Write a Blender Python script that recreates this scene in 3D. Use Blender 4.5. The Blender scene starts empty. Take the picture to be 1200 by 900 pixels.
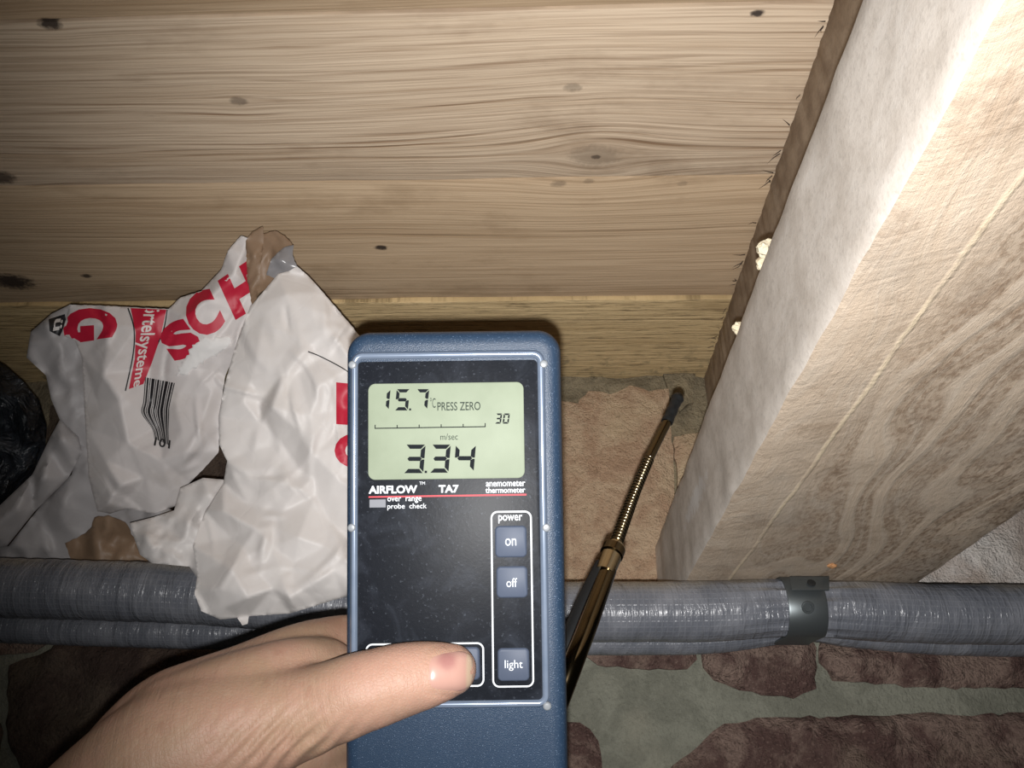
import bpy, bmesh, math, random
import numpy as np
from mathutils import Vector, Matrix, noise
from mathutils.geometry import delaunay_2d_cdt
from mathutils.bvhtree import BVHTree

# ------------------------------------------------------------------ camera, light, exposure
F = 940.0                                   # focal length in pixels of the 1200 x 900 frame
CAMZ = 1.70
YAW, PITCH, ROLL = [math.radians(a) for a in (2.38, 29.6, 0.8)]
CAM = Vector((0, 0, CAMZ))
_fw = Vector((-math.sin(YAW)*math.cos(PITCH), math.cos(YAW)*math.cos(PITCH), math.sin(PITCH)))
_rt = Vector((math.cos(YAW), math.sin(YAW), 0)); _up = _rt.cross(_fw)
RT = math.cos(ROLL)*_rt + math.sin(ROLL)*_up
UP = -math.sin(ROLL)*_rt + math.cos(ROLL)*_up
FW = _fw
scene = bpy.context.scene
COL = scene.collection
cam_d = bpy.data.cameras.new('camera'); cam = bpy.data.objects.new('camera', cam_d); COL.objects.link(cam)
cam_d.sensor_width = 36; cam_d.lens = F/1200*36; cam_d.clip_start = 0.01
rot = Matrix((RT, UP, -FW)).transposed()
cam.matrix_world = Matrix.Translation(CAM) @ rot.to_4x4()
scene.camera = cam

world = bpy.data.worlds.new('world'); scene.world = world; world.use_nodes = True
world.node_tree.nodes['Background'].inputs[0].default_value = (1.0, 0.93, 0.84, 1)
world.node_tree.nodes['Background'].inputs[1].default_value = 0.015

# the phone's flash: a small lamp just under the lens
def ray(px, py):
    return FW + RT*((px-600)/F) - UP*((py-450)/F)
ld = bpy.data.lights.new('phone_flash', 'SPOT'); flash = bpy.data.objects.new('phone_flash', ld); COL.objects.link(flash)
ld.energy = 1.0; ld.shadow_soft_size = 0.0022; ld.spot_size = math.radians(104); ld.spot_blend = 1.0
ld.color = (1.0, 0.985, 0.97)
ld.use_nodes = True
_nt = ld.node_tree
_lf = _nt.nodes.new('ShaderNodeLightFalloff'); _lf.inputs['Strength'].default_value = 1.0
_ad = _nt.nodes.new('ShaderNodeMath'); _ad.operation = 'MULTIPLY_ADD'; _ad.inputs[1].default_value = 13.6
_qd = _nt.nodes.new('ShaderNodeMath'); _qd.operation = 'MULTIPLY'; _qd.inputs[1].default_value = 6.9
_nt.links.new(_lf.outputs['Linear'], _ad.inputs[0]); _nt.links.new(_lf.outputs['Quadratic'], _qd.inputs[0])
_nt.links.new(_qd.outputs[0], _ad.inputs[2]); _nt.links.new(_ad.outputs[0], _nt.nodes['Emission'].inputs['Strength'])
fpos = CAM - UP*0.0085 - RT*0.0012
aim = ray(760, 370).normalized()
flash.matrix_world = Matrix.Translation(fpos) @ aim.to_track_quat('-Z', 'Y').to_matrix().to_4x4()

scene.view_settings.view_transform = 'Standard'
scene.view_settings.look = 'None'
scene.view_settings.gamma = 1
scene.view_settings.use_curve_mapping = False
scene.view_settings.exposure = 0.0

# ------------------------------------------------------------------ helpers
rnd = random.Random(7)
def P(px, py, d):                            # pixel + distance along the view axis -> world point
    return CAM + ray(px, py)*d
def on_y(px, py, Y):                         # pixel -> point of the plane y = Y
    r = ray(px, py); return CAM + r*(Y/r.y)
def on_z(px, py, Z):                         # pixel -> point of the plane z = Z (above the lens)
    r = ray(px, py); return CAM + r*(Z/r.z)
ORG = {}
def link(o, parent, org):
    COL.objects.link(o)
    ORG[o.name] = Vector(org)
    if parent is not None:
        o.parent = parent
        o.location = Vector(org) - ORG[parent.name]
    else:
        o.location = org
    return o
def empty(name, loc):
    return link(bpy.data.objects.new(name, None), None, loc)
def mesh(name, vs, fs, mats, parent=None, smooth=True, fm=None, org=None, uv=None, sharp=None):
    vs = [Vector(v) for v in vs]
    if org is None:
        if parent is not None: org = ORG[parent.name]
        else:
            lo = [min(v[i] for v in vs) for i in range(3)]; hi = [max(v[i] for v in vs) for i in range(3)]
            org = Vector(((lo[0]+hi[0])/2, (lo[1]+hi[1])/2, lo[2]))
    me = bpy.data.meshes.new(name)
    me.from_pydata([v-Vector(org) for v in vs], [], fs)
    for m in (mats if isinstance(mats, (list, tuple)) else [mats]): me.materials.append(m)
    if fm is not None: me.polygons.foreach_set('material_index', fm)
    me.polygons.foreach_set('use_smooth', [smooth]*len(me.polygons))
    if uv is not None:
        ul = me.uv_layers.new(name='UVMap')
        for l in me.loops: ul.data[l.index].uv = uv[l.vertex_index]
    if sharp is not None: me.set_sharp_from_angle(angle=math.radians(sharp))
    me.update()
    return link(bpy.data.objects.new(name, me), parent, org)
def tag(o, label=None, cat=None, group=None, kind=None):
    for k, v in (('label', label), ('category', cat), ('group', group), ('kind', kind)):
        if v: o[k] = v
    return o
def nz(p, s=1.0, seed=0.0): return noise.noise(Vector(p)*s + Vector((seed, seed*1.7, seed*.3)))
def fbm(p, s, oct=4, seed=0.0):
    return noise.fractal(Vector(p)*s + Vector((seed, seed*1.7, seed*.3)), 1.0, 2.0, oct)

# ------------------------------------------------------------------ materials
class G:
    def __init__(s, name):
        s.m = bpy.data.materials.new(name); s.m.use_nodes = True
        s.t = s.m.node_tree; s.b = s.t.nodes['Principled BSDF']
    def n(s, typ, **kw):
        nd = s.t.nodes.new('ShaderNode'+typ)
        for k, v in kw.items(): setattr(nd, k, v)
        return nd
    def set(s, sock, v):
        if v is None: return
        if hasattr(v, 'is_output'): s.t.links.new(v, sock)
        else: sock.default_value = v
    def math(s, op, a, b=None, c=None, clamp=False):
        nd = s.n('Math', operation=op, use_clamp=clamp)
        for i, v in enumerate((a, b, c)): s.set(nd.inputs[i], v)
        return nd.outputs[0]
    def vmul(s, v, k):
        nd = s.n('VectorMath', operation='MULTIPLY'); s.set(nd.inputs[0], v); nd.inputs[1].default_value = k; return nd.outputs[0]
    def vadd(s, v, k):
        nd = s.n('VectorMath', operation='ADD'); s.set(nd.inputs[0], v); s.set(nd.inputs[1], k); return nd.outputs[0]
    def pos(s): return s.n('NewGeometry').outputs['Position']
    def obj(s): return s.n('TexCoord').outputs['Object']
    def sep(s, v):
        nd = s.n('SeparateXYZ'); s.set(nd.inputs[0], v); return nd.outputs
    def comb(s, x, y, z):
        nd = s.n('CombineXYZ')
        for i, v in enumerate((x, y, z)): s.set(nd.inputs[i], v)
        return nd.outputs[0]
    def noise(s, v, scale, detail=4, rough=.55, dist=0.0):
        nd = s.n('TexNoise'); s.set(nd.inputs['Vector'], v)
        nd.inputs['Scale'].default_value = scale; nd.inputs['Detail'].default_value = detail
        nd.inputs['Roughness'].default_value = rough; nd.inputs['Distortion'].default_value = dist
        return nd.outputs[0]
    def voro(s, v, scale, feature='F1'):
        nd = s.n('TexVoronoi', feature=feature); s.set(nd.inputs['Vector'], v); nd.inputs['Scale'].default_value = scale
        return nd.outputs['Distance']
    def ramp(s, f, a, b):                    # smooth step from a to b
        nd = s.n('MapRange', interpolation_type='SMOOTHSTEP'); s.set(nd.inputs[0], f)
        nd.inputs[1].default_value = a; nd.inputs[2].default_value = b
        return nd.outputs[0]
    def mix(s, f, a, b):
        nd = s.n('Mix', data_type='RGBA'); s.set(nd.inputs[0], f)
        for i, v in ((6, a), (7, b)):
            s.set(nd.inputs[i], v if hasattr(v, 'is_output') else (v[0], v[1], v[2], 1))
        return nd.outputs[2]
    def bump(s, h, strength, dist, prev=None):
        nd = s.n('Bump'); s.set(nd.inputs['Height'], h); nd.inputs['Strength'].default_value = strength
        nd.inputs['Distance'].default_value = dist
        if prev is not None: s.t.links.new(prev, nd.inputs['Normal'])
        return nd.outputs[0]
    def out(s, col, rough=.6, normal=None, metal=0.0, spec=None, coat=None, alpha=None, sss=None, trans=None):
        i = s.b.inputs
        s.set(i['Base Color'], col if hasattr(col, 'is_output') else (col[0], col[1], col[2], 1))
        s.set(i['Roughness'], rough); s.set(i['Metallic'], metal)
        if spec is not None: i['Specular IOR Level'].default_value = spec
        if normal is not None: s.t.links.new(normal, i['Normal'])
        if coat: i['Coat Weight'].default_value = coat[0]; i['Coat Roughness'].default_value = coat[1]
        if alpha is not None: i['Alpha'].default_value = alpha
        if trans is not None: i['Transmission Weight'].default_value = trans
        if sss: 
            i['Subsurface Weight'].default_value = sss[0]; i['Subsurface Scale'].default_value = sss[1]
            i['Subsurface Radius'].default_value = (1.0, .35, .2)
        return s.m
def sr(r, g, b):                             # sRGB 0..255 -> linear
    return tuple(((c/255)/12.92 if c/255 <= .04045 else ((c/255+.055)/1.055)**2.4) for c in (r, g, b))
def plain(name, rgb, rough=.5, metal=0.0, **kw): return G(name).out(sr(*rgb), rough, metal=metal, **kw)

H = 0.45                                     # ceiling above the lens
def knot_xy(px, py): p = on_z(px, py, H); return p.x, p.y
KNOTS = [(697, 183, .0150, .30, 1.3), (698, 184, .0032, .8, .0), (655, 217, .0050, .42, .2), (690, 214, .0035, .35, .1), (800, 216, .0035, .25, .1), (446, 292, .0045, .98, .5), (280, 118, .005, .55, .5), (334, 58, .004, .0, .35), (58, 28, .006, .95, .4),
         (671, 103, .005, .4, .5), (14, 331, .016, .97, .8), (101, 324, .004, .9, .2), (0, 208, .010, .8, .4), (888, 16, .0035, .98, .2)]
def ceiling_wood(name, seed, light, dark, stain, ringscale=62, ringmix=.55, rough_sawn=0.0):
    g = G(name); p = g.pos(); x, y, z = g.sep(p)
    yy = y; kd = None
    for (px, py, r, dk, push) in KNOTS:
        kx, ky = knot_xy(px, py)
        dx = g.math('MULTIPLY', g.math('SUBTRACT', x, kx), 1/(r*1.7)); dy = g.math('MULTIPLY', g.math('SUBTRACT', y, ky), 1/r)
        d2 = g.math('ADD', g.math('MULTIPLY', dx, dx), g.math('MULTIPLY', dy, dy))
        # rings part around the knot: d / (1 + d^2)
        q = g.math('DIVIDE', dy, g.math('ADD', g.math('MULTIPLY', d2, .35), 1.0))
        yy = g.math('ADD', yy, g.math('MULTIPLY', q, -r*.75*push))
        if dk > 0:
            wob = g.math('ADD', d2, g.math('MULTIPLY', g.math('SUBTRACT', g.noise(p, 260, 2), .5), .9))
            k = g.math('MULTIPLY', g.math('SUBTRACT', 1.0, g.ramp(wob, .12, .85)), dk)
            kd = k if kd is None else g.math('MAXIMUM', kd, k)
    warp = g.noise(g.comb(g.math('MULTIPLY', x, .55), g.math('MULTIPLY', yy, 5), seed), 2.2, 3)
    ry = g.math('ADD', yy, g.math('MULTIPLY', warp, .05))
    ring = g.ramp(g.math('SINE', g.math('MULTIPLY', ry, ringscale*6.283)), .1, 1.0)
    amp = g.ramp(g.noise(g.comb(g.math('MULTIPLY', x, .4), g.math('MULTIPLY', yy, 24), seed), 1.6, 3), .38, .66)
    vary = g.ramp(g.noise(g.comb(g.math('MULTIPLY', x, 5), g.math('MULTIPLY', yy, 160), seed+2), 1.0, 3, .6), .3, .7)
    ring = g.math('MULTIPLY', g.math('MULTIPLY', ring, amp), vary)
    fine = g.noise(g.comb(g.math('MULTIPLY', x, 7), g.math('MULTIPLY', yy, 620), seed), 1.0, 4, .62)
    broad = g.noise(g.comb(g.math('MULTIPLY', x, 2.0), g.math('MULTIPLY', yy, 44), seed+4), 1.0, 5, .62)
    blot = g.noise(g.comb(x, g.math('MULTIPLY', y, 2.2), seed), 7, 5, .65)
    f = g.math('ADD', g.math('MULTIPLY', ring, ringmix), g.math('MULTIPLY', g.ramp(fine, .36, .68), .5))
    c = g.mix(g.math('MULTIPLY', f, 1.0, clamp=True), light, dark)
    c = g.mix(g.math('MULTIPLY', g.ramp(broad, .46, .72), .55), c, stain)
    c = g.mix(g.math('MULTIPLY', g.ramp(blot, .52, .7), .38), c, [k*.8 for k in dark])
    if rough_sawn:
        rs = g.noise(g.comb(g.math('MULTIPLY', x, 26), g.math('MULTIPLY', y, 300), 3), 1.0, 5, .75)
        c = g.mix(g.math('MULTIPLY', g.ramp(rs, .5, .66), rough_sawn), c, sr(86, 68, 42))
        c = g.mix(g.math('MULTIPLY', g.ramp(g.noise(p, 60, 4, .7), .5, .7), g.math('MULTIPLY', g.ramp(y, .68, .77), .7)), c, sr(92, 84, 66))
    c = g.mix(kd, c, sr(62, 52, 46))
    h = g.math('ADD', g.math('MULTIPLY', ring, -.35), g.math('MULTIPLY', fine, .6))
    if rough_sawn: h = g.math('ADD', h, g.math('MULTIPLY', rs, -1.2))
    nb = g.bump(h, 1.0 if not rough_sawn else 1.0, .0008 if not rough_sawn else .0022)
    return g.out(c, g.math('ADD', .48, g.math('MULTIPLY', fine, .25)), nb, spec=.4)
M_PL = [ceiling_wood('pine_plank_a', 1.3, sr(216, 193, 165), sr(150, 122, 94), sr(190, 163, 132), 150, .6),
        ceiling_wood('pine_plank_b', 5.1, sr(222, 201, 175), sr(146, 118, 92), sr(196, 170, 140), 165, .85),
        ceiling_wood('pine_plank_c', 9.7, sr(208, 183, 152), sr(146, 118, 88), sr(176, 148, 116), 110, .35),
        ceiling_wood('rough_plank', 12.9, sr(226, 199, 150), sr(146, 120, 82), sr(184, 154, 106), 140, .55, .65)]

def beam_face(name, base, dark, pale, side):
    g = G(name); p = g.pos(); x, y, z = g.sep(p)
    spk = g.noise(p, 420, 3, .7); sm = g.noise(p, 60, 4, .6)
    if side:
        c = g.mix(g.ramp(sm, .35, .7), base, dark)
        c = g.mix(g.math('MULTIPLY', g.ramp(spk, .45, .75), .35), c, [k*.6 for k in dark])
        st = g.noise(g.vmul(p, (30, 9, 30)), 3.0, 5, .7)
        c = g.mix(g.math('MULTIPLY', g.ramp(st, .5, .72), .3), c, pale)
        # chalky smear near the wall end
        sc = P(866, 505, .60)
        dy = g.math('MULTIPLY', g.math('SUBTRACT', y, .55), 1/.05); dz = g.math('MULTIPLY', g.math('SUBTRACT', z, CAMZ+.215), 1/.010)
        dd = g.math('ADD', g.math('ADD', g.math('MULTIPLY', dy, dy), g.math('MULTIPLY', dz, dz)), g.math('MULTIPLY', g.math('SUBTRACT', g.noise(p, 120, 4, .7), .5), 3.2))
        c = g.mix(g.math('MULTIPLY', g.math('SUBTRACT', 1.0, g.ramp(dd, .1, 1.2)), .75), c, sr(228, 226, 224))
        nb = g.bump(g.math('ADD', spk, g.math('MULTIPLY', sm, .5)), .3, .00045)
    else:
        cont = g.noise(g.comb(g.math('MULTIPLY', x, 9), g.math('MULTIPLY', y, 2.6), 4.0), 1.0, 2, .45)
        ph = g.math('ADD', g.math('MULTIPLY', x, 26), g.math('MULTIPLY', cont, 9))
        ring = g.ramp(g.math('SINE', g.math('MULTIPLY', ph, 6.283)), -.1, .85)
        ring2 = g.ramp(g.math('SINE', g.math('MULTIPLY', ph, 6.283*3.0)), .2, .95)
        edge = g.ramp(x, .142, .160)         # no rings on the waney strip along the left edge
        wane = g.math('SUBTRACT', 1.0, edge)
        wx = g.math('ADD', x, g.math('MULTIPLY', cont, .3))
        fine = g.noise(g.comb(g.math('MULTIPLY', wx, 300), g.math('MULTIPLY', y, 12), 2.0), 1.0, 5, .68)
        cross = g.noise(g.comb(g.math('MULTIPLY', x, 26), g.math('MULTIPLY', g.math('ADD', y, g.math('MULTIPLY', x, .5)), 120), 2.0), 1.0, 5, .7, .8)
        pit = g.noise(g.vmul(p, (1.6, .7, 1)), 230, 5, .75)
        big = g.noise(g.comb(g.math('MULTIPLY', x, 16), g.math('MULTIPLY', y, 7), 7.0), 1.0, 4, .65)
        bandb = g.math('MULTIPLY', g.math('SUBTRACT', 1.0, ring), edge)
        c = g.mix(g.math('MULTIPLY', g.ramp(fine, .4, .75), .4), base, pale)
        c = g.mix(g.math('MULTIPLY', bandb, g.math('ADD', .22, g.math('MULTIPLY', g.ramp(pit, .42, .62), .5))), c, dark)
        c = g.mix(g.math('MULTIPLY', g.math('MULTIPLY', ring2, edge), .22), c, pale)
        c = g.mix(g.math('MULTIPLY', g.math('MULTIPLY', g.ramp(cross, .5, .72), wane), .3), c, dark)
        c = g.mix(g.math('MULTIPLY', g.ramp(big, .45, .7), .5), c, sr(176, 164, 150))
        c = g.mix(g.math('MULTIPLY', g.ramp(g.noise(p, 34, 5, .7), .5, .68), .4), c, dark)
        c = g.mix(g.math('MULTIPLY', g.math('MULTIPLY', g.ramp(pit, .5, .64), g.ramp(x, .20, .28)), .6), c, sr(104, 84, 66))
        lx = g.math('SUBTRACT', x, g.math('ADD', .1405, g.math('MULTIPLY', g.noise(g.comb(0.0, g.math('MULTIPLY', y, 9), 1.0), 1.0, 5, .65), .007)))
        line = g.math('SUBTRACT', 1.0, g.ramp(g.math('ABSOLUTE', lx), .0003, .0018))
        c = g.mix(g.math('MULTIPLY', g.math('MULTIPLY', line, g.ramp(g.noise(g.vmul(p, (1, .5, 1)), 50, 4, .7), .3, .55)), .75), c, sr(226, 208, 178))
        hh = g.math('ADD', g.math('MULTIPLY', ring, g.math('MULTIPLY', edge, .5)), g.math('ADD', g.math('MULTIPLY', pit, 1.1), g.math('ADD', g.math('MULTIPLY', fine, .7), g.math('MULTIPLY', cross, g.math('MULTIPLY', wane, .8)))))
        hh = g.math('ADD', hh, g.math('MULTIPLY', line, .5))
        nb = g.bump(hh, .7, .0012)
    return g.out(c, .8, nb, spec=.25)
M_BSIDE = beam_face('beam_side', sr(218, 209, 199), sr(200, 190, 179), sr(228, 222, 215), True)
M_BBOT = beam_face('beam_underside', sr(196, 177, 156), sr(128, 104, 82), sr(212, 200, 184), False)
M_JOIST = beam_face('joist_side', sr(160, 142, 122), sr(136, 118, 100), sr(168, 154, 138), True)

def stone_mat(name, a, b, c3, bscale=60, speck=.5, bumpd=.003, whites=.0):
    g = G(name); p = g.pos()
    n1 = g.noise(p, 28, 6, .66, .5); n2 = g.noise(p, bscale*3, 5, .7); n3 = g.noise(p, 9, 4, .6); n4 = g.noise(p, 520, 2, .6)
    c = g.mix(g.ramp(n1, .4, .6), a, b)
    c = g.mix(g.math('MULTIPLY', g.ramp(n3, .5, .68), .7), c, c3)
    c = g.mix(g.math('MULTIPLY', g.ramp(n2, .5, .72), speck), c, [k*.5 for k in b])
    c = g.mix(g.math('MULTIPLY', g.ramp(n4, .55, .8), speck*.6), c, [min(1, k*1.7) for k in a])
    if whites: c = g.mix(g.ramp(g.noise(p, 70, 2, .4), .73, .755), c, sr(215, 210, 200))
    nb = g.bump(g.math('ADD', n2, g.math('ADD', g.math('MULTIPLY', n1, .8), g.math('MULTIPLY', n4, .4))), 1.0, bumpd*1.3)
    return g.out(c, .88, nb, spec=.2)
M_MORT = stone_mat('grey_green_mortar', sr(134, 134, 121), sr(118, 118, 106), sr(142, 139, 124), 80, .35, .0022, .5)
M_MAROON = stone_mat('maroon_sandstone', sr(142, 121, 110), sr(96, 74, 69), sr(138, 122, 106), 55, .75, .006)
M_DARKST = stone_mat('dark_brown_stone', sr(98, 84, 74), sr(76, 62, 56), sr(108, 96, 80), 60, .6, .004)
M_PINK = stone_mat('pink_buff_sandstone', sr(196, 171, 143), sr(178, 148, 122), sr(204, 184, 152), 40, .32, .005)
M_GREYM = stone_mat('grey_lime_mortar', sr(150, 138, 114), sr(122, 112, 92), sr(168, 152, 122), 60, .5, .004)
M_WHITEW = stone_mat('whitewashed_render', sr(232, 226, 220), sr(222, 214, 206), sr(160, 138, 122), 45, .5, .005)

def paper(name, rgb, dirt):
    g = G(name); p = g.pos()
    n = g.noise(p, 26, 4, .6); n2 = g.noise(p, 30, 2, .5)
    w = g.voro(g.vadd(p, g.comb(g.math('MULTIPLY', n2, .03), g.math('MULTIPLY', n, .03), 0.0)), 26, 'DISTANCE_TO_EDGE')
    c = g.mix(g.math('MULTIPLY', g.ramp(n, .5, .75), .35), sr(*rgb), dirt)
    nb = g.bump(g.ramp(w, .0, .05), .07, .0012)
    nb = g.bump(g.noise(p, 900, 2), .1, .0003, nb)
    return g.out(c, .5, nb, spec=.4)
M_PAPER = paper('white_paper', (214, 208, 206), sr(186, 176, 166))
M_PAPERG = paper('shaded_paper', (176, 172, 172), sr(140, 134, 130))  # same bag paper, greyer: shadow of the left folds put into its colour
M_PAPERW = paper('clean_white_paper', (222, 217, 214), sr(204, 196, 188))
M_KRAFT = paper('kraft_paper', (140, 116, 94), sr(104, 84, 66))
M_PLASTIC = G('clear_grey_liner').out(sr(150, 148, 150), .25, alpha=.75)
M_RED = plain('red_print', (190, 30, 58), .5)
M_INK = plain('black_print', (28, 27, 30), .5)
M_WPRINT = plain('white_print', (222, 216, 212), .5)
def black_plastic():
    g = G('black_plastic_film'); p = g.pos()
    nb = g.bump(g.noise(p, 45, 5, .6, 1.2), 1.0, .012)
    return g.out(g.mix(g.ramp(g.noise(p, 30, 3), .4, .7), sr(30, 33, 38), sr(52, 56, 62)), .22, nb, spec=.6)
M_BLACKP = black_plastic()
def tape():
    g = G('grey_cloth_tape'); uv = g.n('TexCoord').outputs['UV']; u, v, _ = g.sep(uv); p = g.pos()
    wu = g.math('SINE', g.math('MULTIPLY', u, 6.283/.0042)); wv = g.math('SINE', g.math('MULTIPLY', v, 6.283/.0042))
    weave = g.math('MAXIMUM', g.ramp(wu, .35, 1.0), g.ramp(wv, .35, 1.0))
    wr = g.noise(g.comb(g.math('MULTIPLY', u, 110), g.math('MULTIPLY', v, 26), 0.0), 1.0, 4, .6, .6)
    dust = g.noise(p, 35, 4, .65)
    up = g.sep(g.n('NewGeometry').outputs['Normal'])[2]
    c = g.mix(g.ramp(dust, .4, .7), sr(98, 101, 109), sr(120, 122, 129))
    c = g.mix(g.math('MULTIPLY', weave, .14), c, sr(140, 142, 146))
    dd = g.math('MULTIPLY', g.ramp(up, .35, .95), g.ramp(g.noise(p, 18, 4, .65), .35, .6))
    c = g.mix(g.math('MULTIPLY', dd, .75), c, sr(146, 138, 124))
    nb = g.bump(weave, .35, .0004); nb = g.bump(wr, .8, .0035, nb)
    return g.out(c, g.math('ADD', .20, g.math('MULTIPLY', dust, .18)), nb, spec=.55)
M_TAPE = tape()
M_CLAMP = G('galvanised_steel').out(sr(104, 110, 112), .42, metal=.75)
M_HOLE = plain('dark_hole', (22, 22, 22), .8)
def housing():
    g = G('blue_speckled_plastic'); o = g.obj()
    s1 = g.ramp(g.noise(o, 2300, 2, .5), .63, .71)
    n = g.noise(o, 2600, 2, .5); sc = g.noise(o, 70, 4, .6)
    c = g.mix(g.math('MULTIPLY', s1, .55), g.mix(sc, sr(32, 48, 67), sr(38, 55, 75)), sr(122, 140, 162))
    nb = g.bump(n, .35, .0004)
    return g.out(c, .4, nb, spec=.36)
M_HOUS = housing()
def facep():
    g = G('black_face_film'); o = g.obj()
    s = g.noise(o, 70, 5, .65, 1.0); k = g.noise(o, 900, 2)
    c = g.mix(g.math('MULTIPLY', g.ramp(s, .45, .75), .6), sr(18, 21, 27), sr(44, 48, 56))
    c = g.mix(g.math('MULTIPLY', g.ramp(k, .62, .75), .25), c, sr(92, 98, 108))
    return g.out(c, .5, g.bump(k, .15, .0003), spec=.22)
M_FACE = facep()
def bezel():
    g = G('clear_grey_bezel'); o = g.obj()
    c = g.mix(g.noise(o, 160, 3), sr(94, 107, 126), sr(120, 131, 148))
    return g.out(c, .22, spec=.7, metal=.25)
M_BEZ = bezel()
def lcd():
    g = G('lcd_green'); o = g.obj(); x, y, z = g.sep(o)
    return g.out(g.mix(g.ramp(g.noise(o, 60, 3), .3, .7), sr(117, 126, 107), sr(124, 133, 114)), .55, spec=.25)
M_LCD = lcd()
M_SEG = plain('lcd_segment', (16, 20, 24), .7, spec=.1)
M_SEGT = plain('lcd_small_segment', (48, 56, 50), .7, spec=.1)
M_BTN = G('grey_blue_button').out(sr(66, 74, 90), .55, spec=.3)
M_LEG = plain('white_legend', (196, 200, 204), .6)
M_REDL = plain('red_line', (170, 36, 48), .6)
M_GREYI = plain('grey_indicator', (104, 106, 112), .6)
M_PIN = plain('pale_pin', (120, 124, 128), .35)
M_BRASS = G('tarnished_steel').out(sr(92, 80, 60), .13, metal=1.0)
M_STEELD = G('dark_spring_steel').out(sr(168, 154, 126), .2, metal=1.0)
M_DARKTIP = G('black_probe_tip').out(sr(17, 19, 21), .5, spec=.35)
def skin():
    g = G('skin'); p = g.pos()
    n1 = g.noise(p, 38, 4, .6); n2 = g.noise(p, 210, 4, .65); n3 = g.noise(p, 900, 3, .6)
    c = g.mix(g.ramp(n1, .35, .65), sr(154, 126, 104), sr(160, 126, 108))
    c = g.mix(g.math('MULTIPLY', g.ramp(n2, .5, .75), .35), c, sr(166, 142, 121))
    c = g.mix(g.math('MULTIPLY', g.ramp(g.noise(p, 120, 3), .6, .74), .25), c, sr(134, 92, 76))
    c = g.mix(g.math('MULTIPLY', g.ramp(g.sep(p)[0], P(380, 810, .28).x, P(470, 800, .28).x), .45), c, sr(172, 134, 118))
    # fine skin lines across the thumb and wrist
    a = P(150, 900, .27); b = P(520, 790, .283); ax = (b-a).normalized()
    dot = g.n('VectorMath', operation='DOT_PRODUCT'); g.set(dot.inputs[0], p); dot.inputs[1].default_value = ax
    along = dot.outputs['Value']
    wl = g.noise(g.comb(g.math('MULTIPLY', along, 420), g.math('MULTIPLY', g.sep(p)[2], 60), 0.0), 1.0, 4, .6, .8)
    crk = g.voro(p, 700, 'DISTANCE_TO_EDGE')
    nb = g.bump(wl, .35, .0011); nb = g.bump(g.ramp(crk, 0, .16), .22, .0003, nb); nb = g.bump(n3, .22, .0003, nb)
    return g.out(c, .52, nb, spec=.3, sss=(.12, .004))
M_SKIN = skin()

# ------------------------------------------------------------------ geometry helpers
def boxmesh(name, lo, hi, mats, parent=None, seg=(1, 1, 1), jit=0.0, js=20, fmf=None, seed=1.0, bevel=0.0):
    bm = bmesh.new(); bmesh.ops.create_cube(bm, size=1)
    for v in bm.verts: v.co = Vector([lo[i]+(v.co[i]+.5)*(hi[i]-lo[i]) for i in range(3)])
    for ax in range(3):
        for k in range(1, seg[ax]):
            co = [0, 0, 0]; co[ax] = lo[ax]+(hi[ax]-lo[ax])*k/seg[ax]; no = [0, 0, 0]; no[ax] = 1
            bmesh.ops.bisect_plane(bm, geom=bm.verts[:]+bm.edges[:]+bm.faces[:], plane_co=co, plane_no=no)
    if bevel:
        es = [e for e in bm.edges if len(e.link_faces) == 2 and e.calc_face_angle(0) > .8]
        bmesh.ops.bevel(bm, geom=es, offset=bevel, segments=2, affect='EDGES', profile=.5)
    if jit:
        for v in bm.verts:
            n = Vector([fbm(v.co, js, 4, seed+i*9.1) for i in range(3)]); v.co += n*jit
    bm.normal_update()
    vs = [v.co.copy() for v in bm.verts]; bm.verts.index_update()
    fs = [[v.index for v in f.verts] for f in bm.faces]
    fm = [fmf(f.normal) for f in bm.faces] if fmf else None
    bm.free()
    return mesh(name, vs, fs, mats, parent, smooth=True, fm=fm, sharp=38)
def inside(poly, x, y):
    c = False; n = len(poly)
    for i in range(n):
        x1, y1 = poly[i]; x2, y2 = poly[i-1]
        if (y1 > y) != (y2 > y) and x < (x2-x1)*(y-y1)/(y2-y1)+x1: c = not c
    return c
def edge_dist(poly, pts):
    a = np.array(poly, float); b = np.roll(a, -1, axis=0); p = np.array(pts, float)
    best = np.full(len(p), 1e9)
    for s, e in zip(a, b):
        d = e-s; L = max(1e-12, d@d); t = np.clip(((p-s)@d)/L, 0, 1)
        best = np.minimum(best, np.hypot(*(p-(s+t[:, None]*d)).T))
    return best
def densify(poly, step, jit=0.0, r=rnd):
    o = []
    for i in range(len(poly)):
        x1, y1 = poly[i]; x2, y2 = poly[(i+1) % len(poly)]
        n = max(1, int(math.hypot(x2-x1, y2-y1)/step))
        for k in range(n):
            t = k/n; o.append((x1+(x2-x1)*t+r.uniform(-jit, jit), y1+(y2-y1)*t+r.uniform(-jit, jit)))
    return o
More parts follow.
